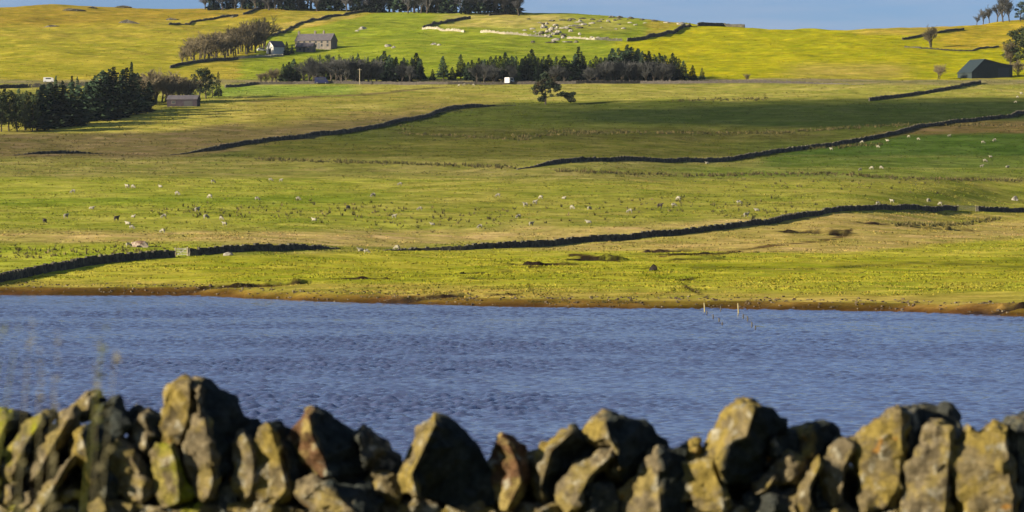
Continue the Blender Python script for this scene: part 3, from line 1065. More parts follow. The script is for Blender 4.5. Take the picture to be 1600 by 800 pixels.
CON = [conifer_meshes(100 + k, R=(2.2, 2.5, 2.8, 2.0, 3.0, 2.3)[k], crown0=(.08, .12, .05, .2, .06, .15)[k]) for k in range(6)]
PIN = [pine_meshes(200 + k, spread=(2.4, 2.8, 2.2)[k], base=(.10, .14, .22)[k]) for k in range(3)]
BAR = [bare_meshes(300 + k, spread=(.42, .5, .36, .46)[k], thick=1.5, first=.24, stems=2) for k in range(4)]
SKYB = [bare_meshes(330 + k, spread=(.32, .38, .35)[k], thick=1.8, first=.24) for k in range(3)]
_mc = {}


def mesh_with(me, mat):
    key = (me.name, mat.name)
    if key not in _mc:
        m2 = me.copy()
        m2.materials.clear()
        m2.materials.append(mat)
        _mc[key] = m2
    return _mc[key]


def tree(name, kindset, k, px, py, top, mat, wide=1.0, rz=None, d_off=0.0):
    p = at(px, py)
    if d_off:
        dd = p.y + d_off
        p = Vector((p.x * dd / p.y, dd, ground(p.x * dd / p.y, dd)))
    H = max(1.5, (HOR - (p.z - EYE) * FPX / p.y - top) * p.y / FPX)
    s = H / 10.0
    root = empty(name, p, rng.uniform(0, 6.28) if rz is None else rz, (s * wide, s * wide, s))
    tr, cr = kindset[k % len(kindset)]
    link('trunk', tr, root)
    link('crown', mesh_with(cr, mat), root)
    root['_px'] = px
    return root


def label_row(items, fmt, cat, group):
    items = sorted(items, key=lambda o: o['_px'])
    for i, o in enumerate(items):
        tag(o, fmt.format(ordinal(i + 1)), cat, group)
        del o['_px']


# left wood
LT_PX = [-40, 0, 50, 60, 90, 110, 125, 150, 165, 178, 190, 205, 215, 240]
LT_PY = [142, 140, 141, 134, 126, 126, 131, 117, 110, 106, 113, 101, 118, 128]
front, back = [], []
for i, px in enumerate([-28, -12, 2, 14, 27, 39, 50]):
    front.append(tree('pine_tree', PIN, i, px, 205 + rng.uniform(-2, 1), float(np.interp(px, LT_PX, LT_PY)) + rng.uniform(-3, 8), m_conl, 0.85))
label_row(front, 'sunlit green pine at the left end of the left wood, {} from the left', 'tree', 'green pines of the left wood')
lw = []
for i, px in enumerate([58, 68, 79, 90, 101, 112, 123, 134, 145, 155, 166, 176, 187, 198, 208, 219, 231]):
    by = float(np.interp(px, [0, 60, 120, 180, 230], [206, 203, 194, 182, 170])) + rng.uniform(-2, 2)
    lw.append(tree('conifer_tree', CON, i * 5 + 1, px, by, float(np.interp(px, LT_PX, LT_PY)) + rng.uniform(-2, 10), m_con, 1.85))
label_row(lw, 'dark conifer in the front row of the left wood, {} from the left', 'tree', 'front conifers of the left wood')
lw = []
for i, px in enumerate([-15, 8, 30, 48, 64, 76, 88, 97, 113, 121, 137, 150, 160, 170, 179, 193, 205, 213]):
    by = float(np.interp(px, [0, 60, 120, 180, 230], [190, 186, 176, 165, 158])) + rng.uniform(-2, 2)
    top = float(np.interp(px, LT_PX, LT_PY))
    top = {88: 119, 113: 119, 121: 120, 205: 97}.get(px, top + rng.uniform(-2, 5))
    lw.append(tree('conifer_tree', CON, i * 5 + 3, px, by, top, m_con, 0.7 if px in (88, 113, 121, 205) else 1.5))
label_row(lw, 'dark conifer in the back row of the left wood, {} from the left', 'tree', 'back conifers of the left wood')
bt = []
for i, (px, by, tp) in enumerate([(222, 162, 112), (233, 160, 106), (244, 158, 104), (254, 157, 108), (262, 158, 112), (270, 156, 110), (279, 156, 114), (288, 156, 116), (297, 155, 120)]):
    bt.append(tree('bare_tree', BAR, i, px, by + 3, tp, m_twig, 1.25))
label_row(bt, 'bare brown tree between the left wood and the shed, {} from the left', 'tree', 'bare trees by the left shed')
ct = [tree('pine_tree', PIN, 1, 311, 154, 108, m_con, 1.1), tree('pine_tree', PIN, 2, 322, 154, 107, m_con, 1.0), tree('pine_tree', PIN, 0, 332, 152, 116, m_con, 0.9), tree('conifer_tree', CON, 0, 341, 151, 112, m_con, .9)]
label_row(ct, 'dark evergreen in the small clump behind the shed, {} from the left', 'tree', 'evergreens behind the left shed')

# bare wood on the slope
bt = []
for i in range(24):
    px = 288 + i * 5.3 + rng.uniform(-2, 2)
    by = float(np.interp(px, [285, 350, 420], [99, 91, 79])) - (i % 3) * 2.5
    tp = float(np.interp(px, [286, 300, 330, 370, 395, 412, 424], [66, 54, 46, 34, 25, 20, 30])) + rng.uniform(0, 8) + (2 - i % 3) * 4
    bt.append(tree('bare_tree', BAR, i, px, by, tp - 3, m_twig, 1.0))
label_row(bt, 'bare tree in the leafless wood left of the farmhouse, {} from the left', 'tree', 'leafless wood on the slope')

# skyline wood
bt = []
for i in range(96):
    px = 320 + i * 5.14 + rng.uniform(-2.5, 2.5)
    sk = float(np.interp(px, SKY_PX, SKY_PY))
    con = (i * 7) % 11 in (1, 3, 6, 9)
    bt.append(tree('skyline_tree', CON if con else SKYB, i, px, sk + 2.0 + rng.uniform(-.5, 1), rng.uniform(-30, -8), m_con if con else m_twigs, 1.5 if con else 1.6, d_off=rng.uniform(-3, 14)))
label_row(bt, 'tall grey tree in the wood on the skyline, {} from the left', 'tree', 'trees of the skyline wood')

# conifer belt by the road
belt = [(443, 100), (451, 97), (458, 92), (466, 100), (500, 85), (511, 86), (530, 85), (545, 92), (560, 83), (575, 89), (590, 88), (600, 80), (609, 86), (620, 89), (632, 90), (643, 90), (650, 83), (657, 92),
        (676, 108), (693, 88), (707, 104), (720, 85), (731, 97), (738, 94), (749, 91), (758, 93), (766, 88), (775, 87), (790, 82), (800, 87), (806, 88), (814, 92), (821, 88), (832, 77), (841, 90), (850, 88), (858, 86), (870, 88), (881, 87), (890, 95), (898, 84), (905, 73), (912, 88),
        (923, 94), (932, 87), (945, 90), (956, 76), (967, 75), (974, 80), (981, 70), (988, 73), (996, 76), (1004, 80), (1013, 80), (1022, 85), (1030, 83), (1040, 86), (1052, 83), (1061, 91), (1068, 95), (1082, 102), (1097, 106)]
cb_ = []
for i, (px, tp) in enumerate(belt):
    w = 1.6 if px in (650, 693, 720, 905, 832, 1082, 1097) else (0.9 if px in (500, 511, 530, 560, 575) else rng.uniform(1.3, 1.65))
    pin = (i % 6 == 5) and w < 1.3
    cb_.append(tree('conifer_tree', PIN if pin else CON, i * 7 + 2, px, 127.5 + rng.uniform(-4, 1), tp, m_con, w))
label_row(cb_, 'dark conifer in the roadside belt below the farmhouse, {} from the left', 'tree', 'conifers of the roadside belt')
cb_ = []
for i, px in enumerate([448, 455, 462, 520, 538, 552, 584, 595, 605, 614, 626, 636, 646, 654, 726, 744, 754, 762, 771, 782, 795, 803, 817, 826, 837, 846, 854, 864, 876, 886, 894, 902, 910, 939, 951, 961, 971, 978, 985, 992, 1000, 1009, 1017, 1026, 1035, 1046, 1057]):
    tp = float(np.interp(px, [q[0] for q in belt], [q[1] for q in belt])) + rng.uniform(1, 7)
    cb_.append(tree('conifer_tree', CON, i * 5 + 1, px, 122.5 + rng.uniform(-1.5, 1.5), tp, m_con, rng.uniform(1.4, 1.8)))
label_row(cb_, 'dark conifer in the back row of the roadside belt, {} from the left', 'tree', 'back conifers of the roadside belt')
bt = []
for i, (px, tp) in enumerate([(408, 112), (416, 110), (425, 106), (433, 104), (474, 98), (482, 92), (490, 90), (497, 96), (506, 94), (517, 92), (525, 93), (535, 90), (543, 92), (552, 90), (566, 92), (580, 94), (590, 92), (628, 100), (640, 104),
                              (745, 102), (755, 100), (770, 104), (800, 103), (868, 104), (880, 106), (920, 106), (935, 100), (945, 98), (953, 96), (962, 94), (972, 97), (985, 97), (996, 96), (1010, 98), (1022, 96), (1036, 99), (1048, 100)]):
    bt.append(tree('bare_tree', BAR, i, px, 129.5, tp - (5 if px > 440 else 0), m_twig if px < 440 else m_twigg, 1.1))
label_row(bt, 'bare tree in front of the roadside conifer belt, {} from the left', 'tree', 'bare trees of the roadside belt')

# lone pine: one leaning tree with a low side bough
lp = at(852, 163)
root = empty('pine_tree', lp, 0.0)
tag(root, 'lone dark pine with a drooping right-hand bough in the middle pasture', 'tree')
r = random.Random(5)
tb, cbm = MB(), MB()
S = lp.y / FPX
pl = lambda px, py, y=0.0: Vector(((px - 852) * S, y, (163 - py) * S))
trunk = [(852, 166), (853, 150), (851, 138), (853, 126), (852, 117)]
for a, b, ra, rb in zip(trunk[:-1], trunk[1:], (.32, .27, .2, .13), (.27, .2, .13, .05)):
    tb.tube(pl(*a), pl(*b), ra, rb, 6)
for (a, b) in [((853, 152), (884, 148)), ((852, 148), (840, 155)), ((851, 140), (838, 138)), ((852, 136), (870, 134)), ((852, 146), (836, 147))]:
    tb.tube(pl(*a), pl(*b), .2, .08, 5)
for (x, y, rx, rz, n) in [(853, 119, 8, 6, 110), (846, 127, 8, 5, 120), (860, 127, 9, 5, 130), (841, 135, 8, 5, 120), (868, 134, 9, 4.5, 120), (854, 135, 9, 5, 120), (837, 144, 5, 4, 60), (846, 155, 7, 4, 110), (850, 149, 4, 4, 40),
                          (872, 138, 5, 4, 60), (880, 147, 6, 4, 90), (888, 150, 8, 5.5, 150), (893, 156, 7, 4, 100), (896, 146, 4, 3, 40), (868, 141, 3, 3, 25), (862, 149, 3, 2, 14), (873, 148, 4, 2.5, 25), (846, 142, 4, 3, 30), (858, 143, 4, 2.5, 25), (833, 138, 3, 2, 12), (864, 121, 4, 3, 30)]:
    leaf_cloud(cbm, pl(x, y, r.uniform(-.8, .8)), rx * S, rz * S, int(n * 3.0), 0.46, r)
tb.build('trunk', m_bark, root)
cbm.build('crown', m_pine, root)

# right-hand trees
rt = [tree('bare_tree', SKYB, i, px, by, tp, m_twigg, 1.1) for i, (px, by, tp) in enumerate([(1526, 37, 20), (1536, 36, 13), (1546, 35, 6), (1558, 34, -4), (1567, 34, -8), (1577, 34, -6)])]
label_row(rt, 'bare grey tree on the right skyline knoll, {} from the left', 'tree', 'bare trees on the right knoll')
o = tree('evergreen_tree', PIN, 0, 1594, 33, 3, m_conl, 1.3); del o['_px']
tag(o, 'rounded dark evergreen at the top right corner', 'tree')
o = tree('bare_tree', BAR, 2, 1455, 74, 37, m_twig, 1.25); del o['_px']
tag(o, 'single bare tree standing by the low wall on the right slope', 'tree')
o = tree('pine_tree', PIN, 0, 1590, 102, 48, m_conl, 1.5); del o['_px']
tag(o, 'large green-brown tree above the green barn at the right edge', 'tree')
o = tree('bare_tree', BAR, 0, 1581, 104, 60, m_twig, 1.1); del o['_px']
tag(o, 'tall leafless tree left of the large green-brown tree above the barn', 'tree')
o = tree('pine_tree', PIN, 2, 1603, 104, 40, m_conl, 1.4); del o['_px']
tag(o, 'green tree cut off by the right edge above the barn', 'tree')
o = tree('bare_tree', BAR, 1, 1592, 118, 92, m_twig, 1.3); del o['_px']
tag(o, 'brown leafless bush beside the green barn', 'tree')
o = tree('bare_tree', BAR, 3, 1466, 124, 98, m_twig, 1.2); del o['_px']
tag(o, 'thin leafless thorn bush left of the green barn', 'tree')
o = tree('bare_tree', BAR, 0, 1166, 127, 113, m_twig, 1.2); del o['_px']
tag(o, 'small thorn bush above the road right of the conifer belt', 'tree')
o = tree('conifer_tree', CON, 2, 448, 86, 65, m_con, 1.2); del o['_px']
tag(o, 'small dark conifer between the white cottage and the farmhouse', 'tree')
o = tree('conifer_tree', CON, 4, 456, 84, 70, m_con, 1.2); del o['_px']
tag(o, 'squat dark conifer against the left end of the farmhouse', 'tree')

# ------------------------------------------------------------------ buildings
m_hw = speckle_mat('farm_stone', (0.135, 0.118, 0.098), (0.085, 0.075, 0.064), 0.8, 0.95, 0.1)
m_white = speckle_mat('whitewash', (0.55, 0.54, 0.49), (0.45, 0.43, 0.38), 0.6, 0.9, 0.1)
m_slate = speckle_mat('slate_roof', (0.075, 0.065, 0.072), (0.045, 0.042, 0.048), 1.0, 0.8, 0.2)
m_dark = plain_mat('dark_opening', (0.02, 0.02, 0.022), 0.5, 0.3)
m_glass = plain_mat('window_glass', (0.03, 0.035, 0.04), 0.1, 0.5)
m_barn = speckle_mat('green_sheeting', (0.012, 0.021, 0.022), (0.009, 0.016, 0.018), 0.8, 0.6, 0.3)
m_shed = speckle_mat('shed_boards', (0.030, 0.024, 0.030), (0.020, 0.016, 0.022), 0.8, 0.9, 0.1)


def house(name, label, px, py, rz, L, W, hw, hr, mw, mroof, wins=(), doors=(), chim=(), gable_wins=()):
    p = at(px, py)
    root = empty(name, p, rz)
    tag(root, label, 'house' if 'house' in name or 'cottage' in name else 'building')
    mb = MB()   # long axis x; walls with gables
    prof = [(-W / 2, -1.0), (W / 2, -1.0), (W / 2, hw), (0, hw + hr), (-W / 2, hw)]
    M = Matrix.Rotation(math.radians(90), 4, 'Z')
    mb.prism(prof, -L / 2, L / 2, M)
    mb.build('wall', mw, root)
    ov, th = 0.3, 0.18
    sl = math.hypot(W / 2, hr)
    for s in (-1, 1):
        mb = MB()
        e = (s * (W / 2 + ov), hw - ov * hr / (W / 2))
        nx, nz = s * hr / sl * th, (W / 2) / sl * th
        poly = [(e[0], e[1] + 0.02), (0, hw + hr + 0.02), (0, hw + hr + 0.02 + th * 1.1), (e[0] + nx, e[1] + nz + 0.02)]
        mb.prism(poly, -L / 2 - 0.2, L / 2 + 0.2, M)
        mb.build('roof', mroof, root)
    for cx in chim:
        mb = MB()
        mb.quad_box(cx - .45, cx + .45, -.35, .35, hw + hr - .5, hw + hr + 1.3)
        mb.quad_box(cx - .3, cx + .3, -.2, .2, hw + hr + 1.3, hw + hr + 1.65)
        mb.build('chimney', mw, root)
    for (wx, wz, ww, wh) in wins:
        mb = MB()
        mb.quad_box(wx - ww / 2 - .1, wx + ww / 2 + .1, -W / 2 - .05, -W / 2 + .02, wz - .1, wz + wh + .1)
        f = mb.build('window', m_hw, root)
        mb = MB()
        mb.quad_box(wx - ww / 2, wx + ww / 2, -W / 2 - .07, -W / 2 - .03, wz, wz + wh)
        mb.build('pane', m_glass, f)
    for (dx, dw, dh) in doors:
        mb = MB()
        mb.quad_box(dx - dw / 2, dx + dw / 2, -W / 2 - .05, -W / 2 + .02, -.3, dh)
        mb.build('door', m_dark, root)
    for (side, wz, ww, wh) in gable_wins:
        mb = MB()
        x = side * L / 2
        mb.quad_box(min(x, x + side * .05) - .01, max(x, x + side * .05), -ww / 2, ww / 2, wz, wz + wh)
        mb.build('door' if wz < 0.1 else 'window', m_dark, root)
    return root


house('farmhouse', 'long stone farmhouse with slate roof and chimneys on the green slope', 494, 75, -0.42, 18.5, 6.5, 3.4, 3.0, m_hw, m_slate,
      wins=[(x, z, 0.9, 1.1) for x in (-7.5, -4.5, -1.5, 1.5, 4.5, 7.5) for z in (0.5, 2.1)], doors=[(-3, 1.1, 2.1), (3, 1.1, 2.1)], chim=(-8.9, -0.5, 4.0))
house('farm_annexe', 'low stone outhouse with pale gable in front of the farmhouse', 478, 81, -0.3, 8, 4.5, 2.3, 1.7, m_hw, m_slate, wins=[(-2, .7, .8, .9), (2, .7, .8, .9)], doors=[(0, 1.0, 1.9)])
house('white_cottage', 'white cottage with a dark arched doorway in its gable', 431, 84, 0.75, 7, 5.0, 3.2, 2.4, m_white, m_slate, gable_wins=[(-1, -.2, 1.7, 2.2)])
house('shed', 'long low dark shed at the edge of the left wood', 287, 166, -0.15, 10.5, 5, 2.3, 1.3, m_shed, m_slate, doors=[(2.2, 3.0, 1.8)], wins=[(-3, .9, 1.2, .8)])
# green barn: uneven roof with a long low side
p = at(1551, 122)
root = empty('green_barn', p, 0.42)
tag(root, 'large dark green barn with an uneven roof below the right slope', 'barn')
S = p.y / FPX
mb = MB()
prof = [(-9.6, -1), (9.2, -1), (9.2, 5.0), (3.2, 5.9), (-3.7, 7.4), (-9.6, 2.2)]
mb.prism(prof, 0, 11)
mb.build('wall', m_barn, root)
for (a, b) in [((-9.9, 2.0), (-3.7, 7.45)), ((-3.7, 7.45), (3.2, 5.95)), ((3.2, 5.95), (9.5, 5.0))]:
    mb = MB()
    mb.prism([a, b, (b[0], b[1] + .16), (a[0], a[1] + .16)], -.25, 11.25)
    mb.build('roof', m_barn, root)
mb = MB()
mb.quad_box(2.5, 7.5, -.08, .02, -.3, 4.2)
mb.build('door', plain_mat('barn_door', (0.03, 0.04, 0.055), 0.7, 0.2), root)
for x in (-8, -5, -2, 1):
    mb = MB()
    mb.quad_box(x - .05, x + .05, -.06, .02, -.3, 2.5)
    mb.build('sheet_rib', m_barn, root)

# ------------------------------------------------------------------ vehicles
m_cw = plain_mat('white_paint', (0.4, 0.4, 0.4), 0.35, 0.5, 0.05)
m_cb = plain_mat('dark_blue_paint', (0.012, 0.014, 0.055), 0.35, 0.5, 0.1)
m_tyre = plain_mat('tyre', (0.02, 0.02, 0.02), 0.9, 0.1)


def vehicle(name, label, cat, px, py, rz, L, W, H, paint, prof):
    p = at(px, py)
    root = empty(name, p, rz)
    tag(root, label, cat)
    mb = MB()
    mb.prism([(x * L / 2, 0.3 + z * (H - 0.3)) for x, z in prof], -W / 2, W / 2)
    b = mb.build('body', paint, root)
    mb = MB()
    for s in (-1, 1):
        y = s * W / 2
        mb.quad_box(-L * .28, L * .26, min(y, y + s * .02), max(y, y + s * .02), 0.3 + .58 * (H - .3), 0.3 + .86 * (H - .3))
        mb.build('window', m_glass, root) if s == 1 else None
    for wx in (-L * .32, L * .32):
        for s in (-1, 1):
            mb = MB()
            mb.tube((wx, s * (W / 2 - .1), .33), (wx, s * (W / 2 + .06), .33), .33, .33, 12)
            w = mb.build('wheel', m_tyre, root)
            mb = MB()
            mb.tube((wx, s * (W / 2 + .05), .33), (wx, s * (W / 2 + .08), .33), .18, .18, 8)
            mb.build('rim', m_gate, w)
    for s in (-1, 1):
        mb = MB()
        mb.quad_box(L / 2 - .03, L / 2 + .02, s * W * .33 - .15, s * W * .33 + .15, .65, .85)
        mb.build('headlight', m_cw, root)
    return root


VAN = [(-1, 0), (1, 0), (1, .42), (.86, .5), (.62, 1), (-.97, 1), (-1, .9)]
CAR = [(-1, 0), (1, 0), (1, .42), (.45, .52), (.2, 1), (-.6, 1), (-.95, .55), (-1, .45)]
vehicle('camper_van', 'white camper van on the road beside the conifer belt', 'van', 796, 131, 1.2, 5.2, 2.0, 2.4, m_cw, VAN)
vehicle('parked_van', 'dark blue van parked in front of the bare trees', 'van', 502, 131, 0.05, 5.2, 2.0, 2.5, m_cb, VAN)
vehicle('parked_car', 'pale car parked left of the white cottage', 'car', 409, 80, 0.3, 4.2, 1.7, 1.5, m_cw, CAR)
vehicle('parked_lorry', 'small white lorry on the road behind the left wood', 'lorry', 76, 129, 0.02, 3.9, 1.8, 2.0, m_cw, [(-1, 0), (1, 0), (1, .5), (.9, .9), (.5, .95), (.5, 1), (-1, 1)])

# utility pole
p = at(562, 132)
root = empty('utility_pole', p)
tag(root, 'thin pale utility pole in front of the bare roadside trees', 'pole')
mb = MB(); mb.tube((0, 0, -.4), (0, 0, 6.2), .17, .12, 8); mb.build('post', m_post, root)
mb = MB(); mb.quad_box(-.8, .8, -.06, .06, 5.6, 5.75); mb.build('crossarm', m_post, root)

# ------------------------------------------------------------------ fences running into the lake
m_pd = plain_mat('wet_post', (0.06, 0.055, 0.05), 0.8, 0.2)
m_pp = plain_mat('pale_post', (0.26, 0.22, 0.11), 0.9, 0.1)


def lake_fence(label, posts):
    d0 = 72000 / (posts[0][1] - HOR)
    root = empty('lake_fence', ((posts[0][0] - 800) / FPX * d0, d0, 0))
    tag(root, label, 'fence')
    tops = []
    for i, (px, py, h) in enumerate(posts):
        d = 72000 / (py - HOR)
        x = (px - 800) / FPX * d - root.location.x
        y = d - d0
        mb = MB()
        mb.tube((x + .05, y, -2.4), (x - .12 * h, y, h), .09, .07, 6)
        mb.build('post', m_pp if i == 0 else m_pd, root)
        tops.append(Vector((x - .1 * h, y, h * .85)))
    for a, b in zip(tops[:-1], tops[1:]):
        mb = MB()
        mb.tube(a, b, .012, .012, 3)
        mb.build('wire', m_pd, root)


lake_fence('left of two old post fences running out into the lake', [(1102, 487, 1.0), (1105, 492, .45), (1115, 498, .45), (1124, 503, .4), (1129, 508, .3)])
lake_fence('right of two old post fences running out into the lake', [(1155, 490, 1.15), (1162, 498, .5), (1169, 503, .6), (1175.5, 510, .45), (1181, 515, .4)])
d = 72000 / (486 - HOR)
mb = MB(); mb.tube((0, 0, -2.4), (.04, 0, .55), .08, .07, 6)
o = mb.build('lake_post', m_pd); o.location = ((1125.5 - 800) / FPX * d, d, 0)
tag(o, 'single dark post in the water between the two fences', 'post')

# ------------------------------------------------------------------ sheep
m_wool = speckle_mat('wool', (0.225, 0.21, 0.155), (0.15, 0.14, 0.10), 6.0, 0.95, 0.05, rnd=0.12)
m_woold = speckle_mat('dark_wool', (0.055, 0.045, 0.04), (0.03, 0.026, 0.022), 6.0, 0.95, 0.05)


def sheep_mesh(pose):
    me = bpy.data.meshes.new('sheep_skeleton')
    lie = pose == 'lying'
    bz = 0.32 if lie else 0.66
    V = [(0, 0, bz), (-.42, 0, bz + .02), (.38, 0, bz + .02)]
    E = [(0, 1), (0, 2)]
    R = [(.30, .29), (.24, .25), (.24, .26)]
    if pose == 'grazing':
        V += [(.58, 0, .48), (.68, 0, .22), (.80, 0, .09)]
    else:
        V += [(.54, 0, bz + .22), (.66, 0, bz + .36), (.84, 0, bz + .30)]
    E += [(2, 3), (3, 4), (4, 5)]
    R += [(.14, .15), (.10, .11), (.06, .06)]
    b = 6
    V.append((-.64, 0, bz - .08)); E.append((1, 6)); R.append((.06, .06))
    for (hub, x) in ((1, -.40), (2, .34)):
        for s in (-1, 1):
            n = len(V)
            if lie:
                V += [(x, s * .20, .14), (x + .16, s * .24, .05)]
            else:
                V += [(x, s * .15, .36), (x + (.02 if x > 0 else -.03), s * .15, .0)]
            E += [(hub, n), (n, n + 1)]
            R += [(.085, .085), (.04, .04)]
    me.from_pydata(V, E, [])
    o = bpy.data.objects.new('sheep_skeleton', me)
    COL.objects.link(o)
    md = o.modifiers.new('skin', 'SKIN')
    sk = me.skin_vertices[0].data
    for i, r_ in enumerate(R):
        sk[i].radius = r_
        sk[i].use_root = (i == 0)
    o.modifiers.new('sub', 'SUBSURF').levels = 1
    bpy.context.view_layer.update()
    dg = bpy.context.evaluated_depsgraph_get()
    m2 = bpy.data.meshes.new_from_object(o.evaluated_get(dg))
    bpy.data.objects.remove(o, do_unlink=True)
    m2.name = 'sheep_' + pose
    m2.materials.clear()
    m2.shade_smooth()
    return m2


SHEEP = [sheep_mesh(k) for k in ('grazing', 'standing', 'lying')]
SHEEP_W = [mesh_with(m, m_wool) for m in SHEEP]
SHEEP_D = [mesh_with(m, m_woold) for m in SHEEP]
flocks = [
    ('white sheep on the bright left pasture above the first gate, {} from the left', 'sheep on the left pasture',
     [(114, 302), (208, 294), (199, 294), (251, 293), (277, 305), (333, 286), (328, 310), (103, 341), (208, 340), (256, 341), (322, 342), (346, 344), (351, 353), (200, 351), (206, 358), (254, 364), (201, 386), (308, 331), (143, 327), (402, 313), (466, 313), (423, 283), (439, 284), (491, 345)]),
    ('white sheep in the middle of the wide pasture, {} from the left', 'sheep on the middle pasture',
     [(583, 308), (625, 290), (656, 329), (616, 341), (676, 352), (750, 357), (778, 308), (845, 311), (836, 319), (881, 311), (894, 327), (921, 328), (810, 341), (830, 353), (920, 349), (984, 333), (1053, 323), (1060, 313), (821, 323)]),
    ('white sheep beside the lower end of the long dark wall, {} from the left', 'sheep at the wall end', [(564, 393), (573, 396), (620, 391)]),
    ('white sheep on the slope above the long wall at right, {} from the left', 'sheep above the long wall',
     [(1155, 319), (1166, 339), (1183, 330), (1451, 316), (1469, 321), (1372, 320), (1394, 317), (1105, 256)]),
    ('white sheep along the strip below the deep green field, {} from the left', 'sheep below the green field', [(1344, 267), (1362, 265), (1377, 264), (1534, 262), (1574, 262)]),
    ('white sheep in the deep green field at right, {} from the left', 'sheep in the deep green field',
     [(1347, 224), (1372, 231), (1420, 215), (1483, 214), (1387, 221), (1435, 219), (1536, 224), (1554, 221), (1299, 235), (1548, 246), (1539, 253)]),
    ('white sheep on the upper slope at the right edge, {} from the left', 'sheep at the right edge', [(1587, 161), (1590, 153), (1596, 148)]),
    ('white sheep on the verge left of the camper van, {} from the left', 'sheep on the verge', [(717, 134), (725, 134), (740, 134)]),
]
i = 0
for fmt, grp, pts in flocks:
    its = []
    for (px, py) in pts:
        p = at(px, py)
        ps = (0, 0, 1, 2, 0)[i % 5]
        o = link('sheep', SHEEP_W[ps])
        o.location = p
        o.rotation_euler = (0, 0, rng.choice([0, math.pi]) + rng.uniform(-.7, .7))
        s = rng.uniform(0.78, 0.98)
        o.scale = (s, s, s)
        o['_px'] = px
        its.append(o)
        i += 1
    label_row(its, fmt, 'sheep', grp)
its = []
for (px, py) in [(70, 349), (182, 345), (544, 328), (1031, 325)]:
    o = link('sheep', SHEEP_D[i % 2])
    o.location = at(px, py)
    o.rotation_euler = (0, 0, rng.uniform(0, 6))
    o['_px'] = px
    its.append(o)
    i += 1
label_row(its, 'dark brown sheep grazing among the white flock, {} from the left', 'sheep', 'dark sheep')

# ------------------------------------------------------------------ foreground wall
WD0 = 18.0


def stone_mat(name, a, b, lichen, lamt, moss=None, mamt=0.0):
    m, nt, p = new_mat(name, 1.0, 0.02)
    tc = geo_pos(nt)
    base = nmix(nt, a, b, nnoise(nt, tc, 9.0, 5, 0.65, 0.32, 0.68))
    li = nnoise(nt, tc, 7.0, 5, 0.6, 0.56 - lamt * 0.3, 0.66 - lamt * 0.3)
    c = nmix(nt, base, lichen, li)
    pale = nnoise(nt, tc, 13.0, 4, 0.55, 0.57, 0.66)
    c = nmix(nt, c, (0.20, 0.185, 0.135), pale)
    org = nnoise(nt, tc, 9.0, 3, 0.5, 0.69, 0.73)
    c = nmix(nt, c, (0.15, 0.08, 0.02), org)
    if moss:
        ms = nnoise(nt, tc, 5.0, 4, 0.6, 0.55 - mamt * 0.3, 0.65 - mamt * 0.3)
        c = nmix(nt, c, moss, ms)
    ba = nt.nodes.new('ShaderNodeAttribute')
    ba.attribute_name = 'bare'  # mask for shade painted dark on the right-hand stone faces
    shade_col = nmix(nt, (0.018, 0.022, 0.021), (0.036, 0.040, 0.036), nnoise(nt, tc, 8.0, 4, 0.6, 0.4, 0.7))
    c = nmix(nt, c, shade_col, ba.outputs['Fac'])
    dk = nnoise(nt, tc, 22.0, 6, 0.75, 0.32, 0.62, 0.52, 1.4)
    vm = nt.nodes.new('ShaderNodeVectorMath')
    vm.operation = 'SCALE'
    nt.links.new(c, vm.inputs[0])
    nt.links.new(dk, vm.inputs['Scale'])
    nt.links.new(vm.outputs['Vector'], p.inputs['Base Color'])
    h = nnoise(nt, tc, 26.0, 8, 0.75)
    nbump(nt, p, h, 0.9, 0.035)
    return m


SM = {
    't': stone_mat('tan_stone', (0.145, 0.118, 0.070), (0.070, 0.058, 0.037), (0.155, 0.122, 0.045), 0.22),
    'y': stone_mat('yellow_lichen_stone', (0.145, 0.116, 0.060), (0.072, 0.058, 0.032), (0.16, 0.122, 0.034), 0.34),
    'd': stone_mat('grey_stone', (0.050, 0.052, 0.044), (0.024, 0.027, 0.026), (0.085, 0.08, 0.05), 0.1),
    'b': stone_mat('brown_stone', (0.10, 0.055, 0.028), (0.05, 0.03, 0.018), (0.18, 0.14, 0.05), 0.25),
    'm': stone_mat('mossy_stone', (0.13, 0.105, 0.055), (0.075, 0.06, 0.034), (0.15, 0.125, 0.035), 0.2, (0.14, 0.14, 0.012), 0.15),
}
wall_root = empty('drystone_wall', (0, WD0 + 0.2, 9.72))
tag(wall_root, 'rough lichen-covered drystone wall along the foreground lake shore', 'wall')
TOX = {1: 0, 2: 200, 3: 400, 4: 600, 5: 800, 6: 1000, 7: 1200, 8: 1380}
K = 220 / 800.0
scount = [0]


